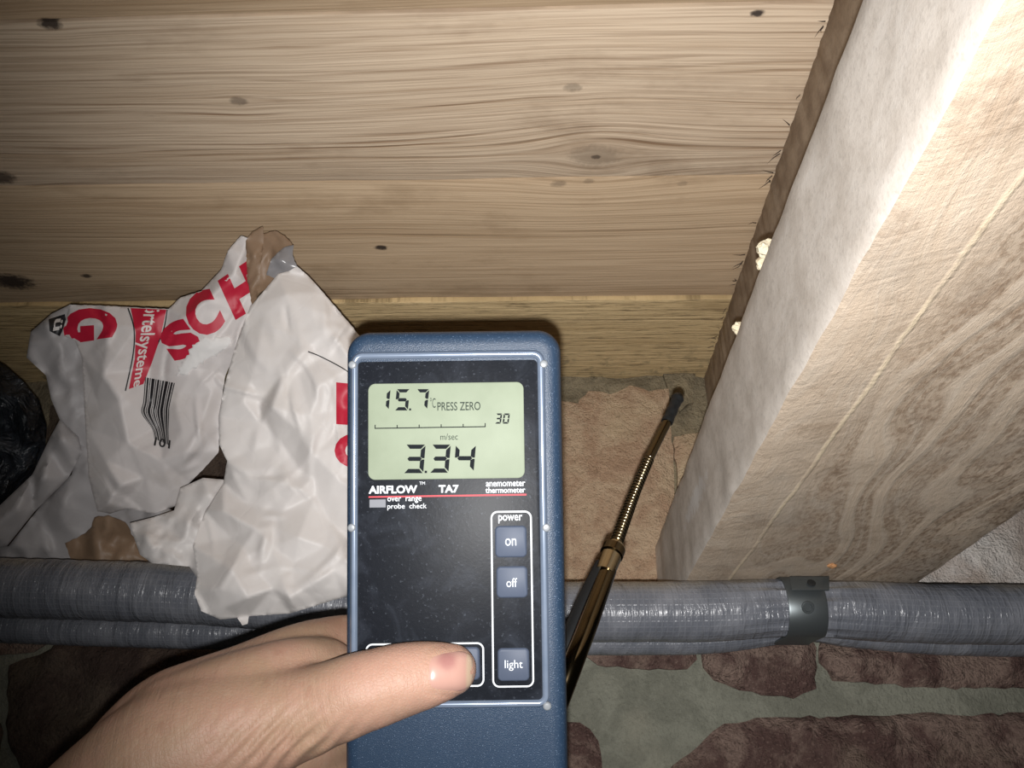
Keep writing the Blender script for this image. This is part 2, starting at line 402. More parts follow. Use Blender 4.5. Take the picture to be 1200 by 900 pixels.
def plan(outline, step):                     # fine triangulation of an outline
    n = len(outline); xs = [p[0] for p in outline]; ys = [p[1] for p in outline]
    pts = []; y = min(ys)+step*.5; row = 0
    while y < max(ys):
        x = min(xs)+(.25 if row % 2 else .75)*step
        while x < max(xs):
            if inside(outline, x, y): pts.append((x, y))
            x += step
        y += step*.87; row += 1
    if pts:
        d = edge_dist(outline, pts); pts = [p for p, q in zip(pts, d) if q > step*.45]
    co = [Vector(p) for p in outline]+[Vector(p) for p in pts]
    r = delaunay_2d_cdt(co, [(i, (i+1) % n) for i in range(n)], [], 1, 1e-9)
    vs = [(v.x, v.y) for v in r[0]]; fs = [list(f) for f in r[2]]
    o = []
    for f in fs:
        a, b, c = [vs[i] for i in f[:3]]
        if (b[0]-a[0])*(c[1]-a[1])-(b[1]-a[1])*(c[0]-a[0]) < 0: f = f[::-1]
        o.append(f)
    return vs, o
def close_solid(front, back, faces):         # front + back sheets joined along the open rim
    n = len(front); cnt = {}
    for f in faces:
        for i in range(len(f)):
            a, b = f[i], f[(i+1) % len(f)]; cnt[(a, b)] = 1
    fs = [list(f) for f in faces]+[[i+n for i in f[::-1]] for f in faces]
    for (a, b) in cnt:
        if (b, a) not in cnt: fs.append([b, a, a+n, b+n])
    return list(front)+list(back), fs

# ------------------------------------------------------------------ the setting
def stone(name, poly, Y, proud, mat, parent, rough=.0055, depth=.02, seed=0.0, px=True, step=.0055, tilt=0.0):
    pl = [(on_y(a, b, Y).x, on_y(a, b, Y).z) for a, b in poly] if px else poly
    r = random.Random(int(seed*10)+3)
    pl = densify(pl, step*1.3, step*.26, r)
    v2, fs = plan(pl, step); d = edge_dist(pl, v2)
    front = []; back = []
    for (x, z), e in zip(v2, d):
        rim = 1-math.exp(-e/.006)
        y = Y-proud*.6*rim-rough*fbm((x, z, seed), 45, 5, seed)*(.35+rim) - proud*.5*fbm((x, z, 1), 14, 3, seed)*rim
        y = min(y, Y+.002-.0055*rim); front.append((x, y, z)); back.append((x, Y+depth, z))
    vs, f2 = close_solid(front, back, fs)
    return mesh(name, vs, f2, mat, parent, smooth=True, sharp=50)

YW, YB, ZL = .668, .768, CAMZ+.170           # wall face under the ledge, recessed face above it, ledge height
def rough_wall(name, x0, x1, z0, z1, Y, depth, mat, amp, step, parent=None, seed=1.0):
    nx, nzv = int((x1-x0)/step), int((z1-z0)/step)
    fr, bk, fs = [], [], []
    for j in range(nzv+1):
        for i in range(nx+1):
            x = x0+(x1-x0)*i/nx; z = z0+(z1-z0)*j/nzv
            fr.append((x, Y-amp*fbm((x, 0, z), 30, 5, seed), z)); bk.append((x, Y+depth, z))
    for j in range(nzv):
        for i in range(nx):
            a = j*(nx+1)+i; fs.append([a, a+1, a+nx+2, a+nx+1])
    vs, f2 = close_solid(fr, bk, fs)
    return mesh(name, vs, f2, mat, parent, smooth=True, sharp=50)
wall = rough_wall('wall_front', -.75, .75, CAMZ-.28, ZL, YW+.004, .45, M_MORT, .0022, .008)
tag(wall, 'maroon sandstone foundation wall with grey green mortar under the pipes', kind='structure')
ST = [([(688, 757), (740, 752), (812, 755), (818, 772), (808, 786), (760, 784), (700, 779), (686, 768)], .006, M_MAROON),
      ([(822, 752), (880, 741), (948, 744), (958, 760), (955, 806), (932, 818), (880, 812), (838, 798), (824, 780)], .009, M_MAROON),
      ([(962, 748), (1050, 752), (1150, 750), (1240, 752), (1242, 800), (1200, 805), (1120, 806), (1050, 803), (978, 797), (961, 775)], .007, M_MAROON),
      ([(786, 897), (826, 866), (850, 848), (900, 839), (960, 841), (1010, 838), (1080, 836), (1150, 838), (1260, 832), (1275, 960), (1180, 1000), (1000, 1006), (850, 990), (792, 945)], .012, M_MAROON),
      ([(640, 845), (680, 846), (700, 868), (708, 905), (700, 950), (640, 955), (590, 940), (585, 870)], .006, M_MAROON),
      ([(-40, 728), (10, 730), (48, 736), (58, 750), (40, 764), (-10, 770), (-50, 765)], .006, M_MAROON),
      ([(10, 778), (60, 762), (70, 750), (140, 756), (230, 758), (265, 764), (262, 800), (240, 850), (200, 900), (140, 935), (40, 930), (8, 870)], .010, M_DARKST),
      ([(280, 762), (420, 757), (540, 760), (560, 800), (520, 900), (420, 940), (260, 930), (225, 915), (262, 850)], .008, M_DARKST),
      ([(-170, 780), (-20, 782), (0, 860), (-10, 940), (-160, 960), (-200, 860)], .008, M_DARKST),
      ([(570, 757), (660, 754), (674, 765), (672, 784), (640, 800), (580, 798)], .006, M_MAROON)]
for i, (pl, pr, m) in enumerate(ST): stone('wall_stone', pl, YW+.002, pr, m, wall, seed=i+1.5)
for i, (x0, x1, z0, z1) in enumerate([(-.5, -.26, -.17, -.045), (-.235, -.02, -.16, -.05), (.0, .19, -.155, -.05), (.215, .47, -.16, -.06)]):
    pl = [(x0+.012, CAMZ+z0), (x1-.02, CAMZ+z0+.008), (x1, CAMZ+z0+.03), (x1-.006, CAMZ+z1-.02), (x1-.04, CAMZ+z1), (x0+.03, CAMZ+z1-.006), (x0, CAMZ+z1-.035)]
    stone('wall_stone', pl, YW+.002, .009, M_MAROON if i % 2 else M_DARKST, wall, seed=20+i, px=False, step=.012)

back = rough_wall('wall_back', -.75, .75, ZL, CAMZ+H, YB+.006, .33, M_GREYM, .007, .008, seed=4.0)
tag(back, 'recessed sandstone face above the ledge, grey mortar at its top', kind='structure')
BS = [([(560, 470), (640, 466), (676, 474), (690, 458), (716, 462), (738, 452), (762, 458), (783, 456), (786, 500), (790, 540), (792, 600), (796, 660), (800, 730), (700, 735), (560, 735), (548, 600)], .004, M_PINK),
      ([(789, 512), (804, 508), (826, 505), (840, 560), (838, 640), (800, 600), (793, 560)], .002, M_PINK),
      ([(330, 470), (520, 468), (540, 480), (540, 700), (480, 730), (330, 725), (315, 600)], .005, M_PINK),
      ([(60, 475), (200, 470), (300, 474), (306, 600), (300, 720), (80, 725), (40, 600)], .005, M_DARKST),
      ([(-160, 475), (20, 470), (34, 560), (20, 720), (-150, 725)], .005, M_DARKST),
      ([(778, 438), (815, 436), (812, 470), (796, 482), (784, 462)], .008, M_GREYM)]
for i, (pl, pr, m) in enumerate(BS): stone('back_stone', pl, YB, pr, m, back, rough=.0022, seed=40+i)
# whitewashed stretch right of the beam
ww = rough_wall('wall_right', .295, .75, ZL, CAMZ+H, .700, .06, M_WHITEW, .006, .007, seed=9.0)
tag(ww, 'whitewashed rubble wall with brown blotches right of the beam', kind='structure')

# ceiling planks
ceil_o = empty('ceiling', (0, .45, CAMZ+H)); tag(ceil_o, 'underside of old pine floor boards', kind='structure')
YL = [-.18, -.02, .14, .319, .467, .627, .800]
for i in range(6):
    m = [M_PL[1], M_PL[0], M_PL[2], M_PL[0], M_PL[1], M_PL[2], M_PL[3]][i]
    m = {2: M_PL[2], 3: M_PL[1], 4: M_PL[2], 5: M_PL[3]}.get(i, M_PL[0])
    dz = {3: 0.0, 4: .0012, 5: -.002}.get(i, 0.0)
    boxmesh('plank', (-.8, YL[i]+.0010, CAMZ+H+dz), (.8, YL[i+1]-.0010, CAMZ+H+.024), m, ceil_o, seg=(60, 3, 1), jit=.0009, js=9, seed=i+2.0, bevel=.0012)

# joist standing on a wide beam that runs from the wall towards the viewer
jo = boxmesh('floor_joist', (.180, .02, CAMZ+.2555), (.272, .775, CAMZ+.4485), M_JOIST, None, seg=(3, 240, 6), jit=.0012, js=110, seed=3.3, bevel=.003)
tag(jo, 'narrow grey brown joist between the floor boards and the wide pale beam', 'joist')
bmv = (.1106, .02, CAMZ+.1750); bmx = (.290, .775, CAMZ+.2540)
be = boxmesh('timber_beam', bmv, bmx, [M_BBOT, M_BSIDE], None, seg=(10, 130, 6), jit=.0008, js=34, seed=6.1, bevel=.004,
             fmf=lambda n: 1 if n.x < -.72 else 0)
tag(be, 'wide weathered timber beam, pale dusty side and streaked underside, above the pipe clamp', 'beam')
def splinters():
    vs, fs = [], []; r = random.Random(5)
    for _ in range(26):
        y = r.uniform(.33, .72); c = Vector((.1795, y, CAMZ+.4485)); L = r.uniform(.004, .011)
        dr = Vector((-r.uniform(.3, 1), r.uniform(-1, 1), -r.uniform(.05, .5))).normalized(); sd = dr.cross(Vector((0, 0, 1))).normalized()*.0005
        n = len(vs); m = c+dr*L*.5+Vector((0, 0, -.0012*r.random())); e = c+dr*L+Vector((r.uniform(-.003, .003), r.uniform(-.003, .003), -.001))
        vs += [c+sd, c-sd, c+Vector((0, 0, -.0008)), m+sd*.7, m-sd*.7, m+Vector((0, 0, -.0006)), e]
        fs += [[n, n+1, n+4, n+3], [n+1, n+2, n+5, n+4], [n+2, n, n+3, n+5], [n+3, n+4, n+6], [n+4, n+5, n+6], [n+5, n+3, n+6], [n+2, n+1, n]]
    return tag(mesh('splinters', vs, fs, M_SPL, jo, smooth=False), kind='stuff')
M_SPL = plain('dark_splinter', (58, 46, 36), .8)
splinters()
# crumbs wedged in the slot and on the beam
def crumb(name, px, py, d, r, mat, label, cat, seed, flat=1.0):
    c = P(px, py, d); bm = bmesh.new(); bmesh.ops.create_icosphere(bm, subdivisions=3, radius=1)
    for v in bm.verts:
        n = v.co.normalized(); k = 1+.35*nz(n, 1.6, seed)+.22*nz(n, 4.0, seed)
        v.co = c+Vector((n.x*r*k, n.y*r*k*.9, n.z*r*k*flat))
    vs = [v.co.copy() for v in bm.verts]; bm.verts.index_update(); fs = [[v.index for v in f.verts] for f in bm.faces]; bm.free()
    return tag(mesh(name, vs, fs, mat, None, smooth=True, sharp=30), label, cat)
M_FOAM = stone_mat('pale_foam', sr(236, 224, 196), sr(226, 210, 178), sr(240, 232, 210), 60, .15, .001)
M_CHIP = plain('orange_chip', (190, 140, 96), .7)
def slot(px, py):                            # where a pixel's ray meets the top of the beam's left edge
    r = ray(px, py); return .2575/r.z
crumb('foam_lump', 900, 291, slot(900, 291), .0052, M_FOAM, 'larger cream foam lump wedged between joist and pale beam', 'crumb', 1.2)
crumb('foam_lump', 896, 309, slot(896, 309), .0042, M_FOAM, 'cream foam lump just below the larger one in the joist slot', 'crumb', 4.2)
crumb('foam_lump', 866, 385, slot(866, 385), .0038, M_FOAM, 'small tan foam lump lowest in the joist slot', 'crumb', 7.7)

# ------------------------------------------------------------------ pipes and clamp
def smooth_path(pts, n):
    out = []; m = len(pts)
    for i in range(m-1):
        p0, p1, p2, p3 = [np.array(pts[max(0, min(m-1, i+k))], float) for k in (-1, 0, 1, 2)]
        for k in range(n):
            t = k/n
            out.append(.5*((2*p1)+(-p0+p2)*t+(2*p0-5*p1+4*p2-p3)*t*t+(-p0+3*p1-3*p2+p3)*t**3))
    out.append(np.array(pts[-1], float)); return out
def tube(name, path, rad, mat, parent=None, seg=32, prof=None, cap=True, org=None):
    pts = [Vector(p) for p in path]; n = len(pts); vs, fs, uv = [], [], []; L = 0
    nrm = None
    for i, p in enumerate(pts):
        t = (pts[min(n-1, i+1)]-pts[max(0, i-1)]).normalized()
        if nrm is None:
            nrm = t.cross(Vector((0, 1, 0)));  nrm = nrm if nrm.length > .1 else t.cross(Vector((1, 0, 0)))
        nrm = (nrm-t*nrm.dot(t)).normalized(); b = t.cross(nrm)
        if i: L += (p-pts[i-1]).length
        r = rad(i/(n-1), L) if callable(rad) else rad
        for k in range(seg):
            a = 2*math.pi*k/seg
            rr = r*(prof(L, a, p) if prof else 1)
            vs.append(p+(nrm*math.cos(a)+b*math.sin(a))*rr); uv.append((L, a*r if not callable(rad) else a*.022))
    for i in range(n-1):
        for k in range(seg):
            a = i*seg+k; b2 = i*seg+(k+1) % seg; fs.append([a, b2, b2+seg, a+seg])
    if cap: fs.append(list(range(seg))[::-1]); fs.append([(n-1)*seg+k for k in range(seg)])
    return mesh(name, vs, fs, mat, parent, uv=uv, sharp=60, org=org)
CLX = P(947, 714, .576).x
def tape_prof(seed, pinch, fold):
    def f(L, a, p):
        x = p.x; w = math.exp(-((x-CLX)/.035)**2)
        ring = .010*math.sin(L*6.283/.0125)*(1-w)*(1.0 if x < .02 else .45)
        wr = .022*nz((x*40, math.cos(a)*1.3, math.sin(a)*1.3), 1.0, seed)
        lap = .03*max(0, nz((x*9, a*.35, 1), 1.0, seed+5))
        pl = fold*w*math.sin(a*13+x*30)*.085
        return (1-pinch*w)*(1+ring+wr+lap+pl)
    return f
up = smooth_path([tuple(P(a, b, d)) for a, b, d in [(-160, 686, .600), (0, 689, .598), (120, 692, .597), (240, 697, .597), (400, 709, .596), (560, 718, .596), (690, 717, .596), (820, 716, .596), (900, 713, .596), (947, 713, .596), (1000, 715, .596), (1100, 719, .596), (1200, 720, .596), (1370, 723, .597)]], 34)
p1 = tube('taped_pipe', up, lambda t, L: .0216, M_TAPE, None, 48, tape_prof(1.0, .10, 1.0))
tag(p1, 'thicker grey cloth taped pipe, upper of the two along the wall', 'pipe')
lo = smooth_path([tuple(P(a, b, d)) for a, b, d in [(-160, 730, .626), (0, 734, .626), (120, 738, .626), (240, 741, .626), (400, 743, .626), (560, 746, .625), (690, 748, .624), (820, 747, .623), (900, 739, .621), (947, 734, .620), (1000, 740, .621), (1100, 748, .623), (1200, 750, .624), (1370, 751, .625)]], 30)
p2 = tube('taped_pipe', lo, lambda t, L: .0125, M_TAPE, None, 40, tape_prof(7.0, .14, .8))
tag(p2, 'thinner grey taped pipe running behind and below the thicker one', 'pipe')
# clamp: a strap bent round both pipes with a punched tab on top
cl = empty('pipe_clamp', P(947, 752, .600))
cc = P(947, 713, .596); c2 = P(947, 734, .620)
ang = []
prof2 = []
R1, R2 = .0212, .0122
for k in range(22):                          # front sweep, from the top of the thick pipe down round the thin one
    a = math.radians(112-k*(112+74)/21); prof2.append((cc.y-R1*math.cos(a-math.radians(0)), cc.z+R1*math.sin(a)))
for k in range(8):
    a = math.radians(-78-k*34/7); prof2.append((c2.y-R2*math.cos(a), c2.z+R2*math.sin(a)))
prof2 = [(cc.y+.030, cc.z+R1*1.0)]+prof2
def strap(name, prof2, w, th, mat, parent, xc, lean=.0):
    vs, fs = [], []; n = len(prof2)
    cx = [-w/2, -w/2+.0012, w/2-.0012, w/2]; lift = [0, .0005, .0005, 0]
    for i, (y, z) in enumerate(prof2):
        a, b = prof2[max(0, i-1)], prof2[min(n-1, i+1)]; ty, tz = b[0]-a[0], b[1]-a[1]; l = math.hypot(ty, tz) or 1
        ny, nz_ = -(-tz/l), -(ty/l); ny, nz_ = tz/l, -ty/l
        # outward = away from the pipe centre
        if ny*(y-cc.y)+nz_*(z-cc.z) < 0: ny, nz_ = -ny, -nz_
        for q, x in enumerate(cx): vs.append((xc+x, y+ny*(th+lift[q]), z+nz_*(th+lift[q])))
        for x in cx[::-1]: vs.append((xc+x, y, z))
    m = 8
    for i in range(n-1):
        for k in range(m): fs.append([i*m+k, i*m+(k+1) % m, (i+1)*m+(k+1) % m, (i+1)*m+k])
    fs.append(list(range(m))); fs.append([(n-1)*m+k for k in range(m)][::-1])
    return mesh(name, vs, fs, mat, parent, sharp=40)
strap('band', prof2, .0275, .0012, M_CLAMP, cl, CLX)
def disc_on(name, px, py, d, r, mat, parent, nrm, thick=.0012, inner=0.0, lab=None):
    c = P(px, py, d); nrm = Vector(nrm).normalized(); t = nrm.cross(Vector((1, 0, 0))).normalized(); s = nrm.cross(t)
    vs, fs = [], []; n = 20
    prof = [(r, -thick), (r, 0), (r*.8, thick*.5), (r*.5, thick*.5)] if not inner else [(r, -thick), (r, 0), (r*.9, thick*.4), (inner, thick*.4), (inner*.9, -thick*.4)]
    for rr, h in prof:
        for k in range(n):
            a = 2*math.pi*k/n; vs.append(c+(t*math.cos(a)+s*math.sin(a))*rr+nrm*h)
    for i in range(len(prof)-1):
        for k in range(n): fs.append([i*n+k, i*n+(k+1) % n, (i+1)*n+(k+1) % n, (i+1)*n+k])
    fs.append([(len(prof)-1)*n+k for k in range(n)])
    return mesh(name, vs, fs, mat, parent, sharp=35)
# punched tab: flat tongue bent forward at the top of the band
tb = []
def slab(name, pts_quad, th, mat, parent, bev=.0008):
    bm = bmesh.new(); vs = [bm.verts.new(p) for p in pts_quad]; f = bm.faces.new(vs)
    r = bmesh.ops.extrude_face_region(bm, geom=[f]); nv = [g for g in r['geom'] if isinstance(g, bmesh.types.BMVert)]
    n = (Vector(pts_quad[1])-Vector(pts_quad[0])).cross(Vector(pts_quad[2])-Vector(pts_quad[0])).normalized()
    for v in nv: v.co += n*th
    bmesh.ops.recalc_face_normals(bm, faces=bm.faces[:])
    bmesh.ops.bevel(bm, geom=bm.edges[:], offset=bev, segments=2, affect='EDGES', profile=.5)
    bm.verts.index_update(); vv = [v.co.copy() for v in bm.verts]; ff = [[v.index for v in f.verts] for f in bm.faces]; bm.free()
    return mesh(name, vv, ff, mat, parent, sharp=40)
tab = slab('tab', [P(925, 675, .584), P(972, 675, .584), P(972, 691, .572), P(928, 691, .572)], .0016, M_CLAMP, cl, .0006)
nt_ = (Vector(P(972, 675, .586))-P(925, 675, .586)).cross(Vector(P(972, 691, .574))-P(925, 675, .586)).normalized()
if nt_.dot(FW) > 0: nt_ = -nt_
disc_on('tab_hole', 951, 682.5, .5760, .0030, M_HOLE, tab, nt_, .0006)
disc_on('dimple', 947, 712, .5733, .0045, M_CLAMP, cl, -FW, .0010, inner=.0030)
disc_on('dimple', 947, 737, .5805, .0036, M_CLAMP, cl, -FW-UP*.5, .0010, inner=.0022)
tag(cl, 'galvanised strap clamp with punched tab holding the taped pipes', 'clamp')
chip = crumb('wood_chip', 975, 663, .1735/ray(975, 663).z, .0032, M_CHIP, 'small orange chip stuck under the beam above the clamp', 'chip', 2.2, .5)

# ------------------------------------------------------------------ crumpled paper bags
class Sheet:
    """A crumpled sheet: outline in the picture's frame, its own distance, creases and thickness."""
    def __init__(s, outline, ctrl, base, seed, facet=30, amp=.003, edge=.005, wr=.0005):
        s.r = random.Random(seed); s.seed = seed; s.base = base; s.wr = wr
        s.out = outline
        pts, d = [], []
        for (x, y) in densify(outline, 42, 0, s.r): pts.append((x, y)); d.append(edge+s.r.uniform(-amp, amp))
        for (x, y, k) in ctrl: pts.append((x, y)); d.append(k*.001)
        xs = [p[0] for p in outline]; ys = [p[1] for p in outline]
        area = (max(xs)-min(xs))*(max(ys)-min(ys))
        for _ in range(int(area/(facet*facet))):
            x, y = s.r.uniform(min(xs), max(xs)), s.r.uniform(min(ys), max(ys))
            if not inside(outline, x, y): continue
            if min(math.hypot(x-a, y-b) for a, b in pts) < facet*.55: continue
            # follow the hand-set creases, then crumple
            w = 0; acc = 0
            for (a, b, k) in ctrl:
                q = 1/((x-a)**2+(y-b)**2+60)**1.5; w += q; acc += q*k*.001
            pts.append((x, y)); d.append((acc/w if w else 0)+s.r.gauss(0, amp))
        res = delaunay_2d_cdt([Vector(p) for p in pts], [], [], 0, 1e-9)
        s.cp = np.array([(v.x, v.y) for v in res[0]])
        s.cd = np.array([d[o[0]] if o else 0 for o in res[3]])
        s.tri = np.array([list(f) for f in res[2] if len(f) == 3])
        s.cr = []
        for _ in range(int(area/(facet*facet)*1.0)):
            x, y = s.r.uniform(min(xs), max(xs)), s.r.uniform(min(ys), max(ys)); a = s.r.gauss(1.25, .75)*s.r.choice((1, -1))
            s.cr.append((x, y, math.cos(a), math.sin(a), s.r.uniform(14, 48), s.r.uniform(2.5, 9), s.r.choice((1, 1, -1))*s.r.uniform(.25, 1.0)*amp*.65, s.r.gauss(0, .004)))
    def raw(s, q):
        q = np.asarray(q, float); out = np.full(len(q), np.nan)
        for t in s.tri:
            a, b, c = s.cp[t]; m = np.array([b-a, c-a]).T; det = np.linalg.det(m)
            if abs(det) < 1e-9: continue
            w = np.linalg.inv(m)@(q-a).T
            ok = (w[0] >= -1e-6) & (w[1] >= -1e-6) & (w[0]+w[1] <= 1+1e-6)
            out[ok] = s.cd[t[0]]*(1-w[0][ok]-w[1][ok])+s.cd[t[1]]*w[0][ok]+s.cd[t[2]]*w[1][ok]
        bad = np.isnan(out)
        if bad.any():
            for i in np.where(bad)[0]: out[i] = s.cd[np.argmin(((s.cp-q[i])**2).sum(1))]
        return out
    def depth(s, q):
        q = np.asarray(q, float)
        d = s.raw(q)*.4
        for a in range(6): d += .1*s.raw(q+1.6*np.array([math.cos(a*1.047), math.sin(a*1.047)]))
        for (x, y, ca, sa, L, w, h, bend) in s.cr:
            dx, dy = q[:, 0]-x, q[:, 1]-y; al = (dx*ca+dy*sa)/L; ac = -dx*sa+dy*ca+bend*(dx*ca+dy*sa)**2
            # one flank steep, the other long: a pressed fold
            d -= h*np.clip(1-al*al, 0, 1)*np.clip(1-np.where(ac > 0, ac/w, -ac/(w*2.4)), 0, 1)
        for i, (x, y) in enumerate(q):
            v = Vector((x*.016, y*.011, s.seed*3.1))
            r1 = 1-abs(noise.noise(v*1.6)); r2 = 1-abs(noise.noise(v*4.1+Vector((7, 3, 1))))
            d[i] += -s.wr*(r1*r1*1.3+r2*r2*.55)+s.base(x, y)
        return d
    def world(s, q, off=0.0):
        return [P(x, y, d-off) for (x, y), d in zip(q, s.depth(q))]
    def build(s, name, mat, parent, thick, step=4.5, torn=0.0):
        o = densify(s.out, step, torn, s.r)
        v2, fs = plan(o, step); e = edge_dist(o, v2); d = s.depth(v2)
        fr = [P(x, y, k) for (x, y), k in zip(v2, d)]
        bk = []
        for (x, y), k, q in zip(v2, d, e):
            T = thick(x, y) if callable(thick) else thick
            b = s.base(x, y)
            bk.append(P(x, y, max(k+.0006, k+.0006+(b+T-k)*(1-math.exp(-q/22)))))
        vs, f2 = close_solid(fr, bk, [f[::-1] for f in fs])
        return mesh(name, vs, f2, mat, parent, smooth=True, sharp=70)
def lerp_tab(tabl):
    xs = [a for a, b in tabl]; ys = [b for a, b in tabl]
    return lambda v: float(np.interp(v, xs, ys))

# --- left bag
bagA = empty('mortar_bag', P(150, 690, .680)+Vector((0, .0, 0)))
tag(bagA, 'crumpled printed paper bag with red lettering and barcode, on the left', 'bag')
fA = lerp_tab([(270, .640), (360, .652), (560, .658), (700, .672)])
bA = lambda x, y: fA(y)
# far gusset folded at the upper left, its shade put into a greyer paper
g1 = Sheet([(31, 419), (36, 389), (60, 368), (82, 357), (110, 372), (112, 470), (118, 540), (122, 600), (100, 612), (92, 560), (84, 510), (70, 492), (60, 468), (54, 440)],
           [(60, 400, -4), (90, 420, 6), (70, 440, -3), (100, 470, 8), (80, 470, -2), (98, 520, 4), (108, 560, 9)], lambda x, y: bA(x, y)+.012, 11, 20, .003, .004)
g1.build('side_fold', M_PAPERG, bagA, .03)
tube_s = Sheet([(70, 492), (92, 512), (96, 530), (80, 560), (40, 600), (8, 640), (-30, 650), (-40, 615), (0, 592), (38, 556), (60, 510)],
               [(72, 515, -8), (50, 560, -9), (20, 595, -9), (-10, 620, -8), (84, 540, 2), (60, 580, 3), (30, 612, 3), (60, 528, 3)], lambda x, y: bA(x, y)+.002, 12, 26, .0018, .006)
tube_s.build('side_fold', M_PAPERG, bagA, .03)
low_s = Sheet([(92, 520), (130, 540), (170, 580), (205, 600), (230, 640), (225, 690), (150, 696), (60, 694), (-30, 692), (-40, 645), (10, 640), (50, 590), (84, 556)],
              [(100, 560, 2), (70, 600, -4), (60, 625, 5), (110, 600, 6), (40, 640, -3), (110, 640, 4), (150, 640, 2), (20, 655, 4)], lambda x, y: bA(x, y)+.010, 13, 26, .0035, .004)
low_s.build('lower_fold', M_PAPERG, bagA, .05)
kr_s = Sheet([(76, 636), (96, 628), (108, 618), (110, 606), (126, 604), (148, 612), (158, 634), (176, 660), (170, 690), (90, 692), (86, 662)],
             [(110, 630, -5), (130, 640, 3), (100, 650, 2), (150, 650, -3)], lambda x, y: bA(x, y)-.004, 14, 15, .0045, .002)
kr_s.build('kraft_lining', M_KRAFT, bagA, .006, torn=1.0)
# main printed panel
mainA = Sheet([(82, 357), (118, 358), (154, 360), (198, 362), (211, 349), (236, 341), (259, 316), (267, 294), (282, 276), (291, 279), (293, 300), (293, 323), (300, 345), (294, 372),
               (279, 408), (264, 440), (258, 480), (256, 530), (240, 548), (222, 566), (214, 590), (180, 602), (150, 596), (128, 602), (114, 599), (104, 560), (100, 500), (96, 420), (88, 400), (72, 392)],
              [(96, 380, -2), (130, 380, -8), (160, 385, -7), (185, 400, 0), (176, 430, 6), (196, 400, -3), (215, 372, -9), (245, 350, -9), (275, 320, -6), (285, 295, -2), (250, 400, -4), (225, 430, -2),
               (205, 470, 0), (186, 500, 8), (175, 460, 5), (120, 440, -10), (112, 468, 2), (140, 470, -11), (150, 520, -8), (124, 540, -6), (140, 570, -14), (128, 590, -8), (170, 560, -4), (190, 540, -8), (215, 530, -10), (235, 500, -6), (248, 460, 2), (200, 575, 0)],
              lambda x, y: bA(x, y)-.006, 15, 38, .0040, .004)
pA = mainA.build('paper_panel', M_PAPER, bagA, .040, step=2.8, torn=.3)
# torn flap of the top with the brown lining showing
kr2 = Sheet([(288, 282), (296, 272), (308, 265), (309, 285), (306, 310), (304, 340), (296, 362), (290, 330)], [(298, 300, -5), (300, 330, -3), (304, 285, 2)], lambda x, y: bA(x, y)-.006, 16, 16, .002, .002)
kr2.build('kraft_lining', M_KRAFT, bagA, .004, step=3, torn=.6)
# --- right bag
bagB = empty('mortar_bag', P(320, 726, .575))
tag(bagB, 'large crumpled white paper bag hanging over the pipes beside the meter', 'bag')
fB = lerp_tab([(265, .622), (320, .618), (450, .602), (560, .588), (640, .567), (690, .554), (735, .550)])
bB = lambda x, y: fB(y)
kr3 = Sheet([(306, 275), (322, 270), (334, 276), (343, 287), (338, 305), (345, 330), (310, 340), (300, 345), (304, 310)], [(320, 290, 2), (330, 300, -4), (312, 315, 6)], lambda x, y: .640, 21, 16, .002, .002)
kr3.build('kraft_lining', M_KRAFT, bagB, .006, step=3, torn=.7)
pl3 = Sheet([(312, 322), (318, 304), (332, 290), (344, 287), (343, 300), (348, 312), (338, 322), (322, 326)], [(330, 305, -3), (322, 314, 2), (340, 300, 1)], lambda x, y: .626, 22, 14, .002, .001)
pl3.build('plastic_liner', M_PLASTIC, bagB, .002, step=3, torn=.4)
mainB = Sheet([(326, 321), (338, 318), (348, 312), (362, 324), (378, 342), (414, 384), (440, 420), (455, 480), (460, 600), (452, 680), (402, 700), (340, 719), (292, 722), (290, 731), (284, 733), (278, 724), (258, 726), (236, 716),
               (228, 696), (231, 676), (226, 640), (240, 600), (262, 566), (266, 540), (257, 521), (256, 488), (263, 452), (270, 426), (279, 397), (293, 360)],
              [(336, 345, -8), (310, 370, -4), (352, 390, -9), (300, 420, -5), (330, 440, -8), (375, 420, -7), (285, 470, -3), (304, 474, 4), (319, 477, -14), (305, 495, 2), (347, 503, -11), (330, 520, 2), (367, 532, -12), (350, 550, 0), (395, 560, -12),
               (370, 580, -1), (400, 500, -4), (420, 560, -6), (290, 530, 0), (275, 560, -4), (310, 560, -7), (290, 590, 3), (262, 600, -5), (270, 630, 4), (300, 620, -10), (330, 600, -2), (320, 640, -6), (350, 630, -11), (345, 660, -2), (380, 640, -6), (385, 610, 0), (390, 670, -8),
               (260, 660, -8), (272, 668, -14), (285, 640, -4), (258, 690, -10), (290, 700, -12), (320, 690, -4), (300, 670, -3), (340, 700, -8), (262, 712, -5), (410, 680, -5)],
              bB, 23, 34, .0044, .003)
pB = mainB.build('paper_panel', M_PAPERW, bagB, lambda x, y: float(np.interp(y, [320, 560, 620, 660, 735], [.03, .03, .022, .010, .006])), step=2.9, torn=.25)
cr_s = Sheet([(211, 572), (238, 560), (262, 562), (272, 600), (262, 640), (240, 690), (222, 664), (200, 662), (178, 660), (164, 650), (155, 624), (152, 613), (180, 606), (204, 598)],
             [(224, 580, -2), (246, 580, -10), (236, 610, 4), (252, 620, -8), (220, 615, -7), (200, 620, 2), (190, 640, -5), (170, 630, -3), (225, 645, 0), (240, 660, -7)], lambda x, y: bB(x, y)+.014 if y > 600 else .604, 24, 17, .0034, .003)
cr_s = Sheet(cr_s.out, [(224, 580, -2), (246, 580, -10), (236, 610, 4), (252, 620, -8), (220, 615, -7), (200, 620, 2), (190, 640, -5), (170, 630, -3), (225, 645, 0), (240, 660, -7)],
             lambda x, y: float(np.interp(y, [560, 600, 640, 690], [.606, .604, .592, .572])), 24, 17, .0034, .003)
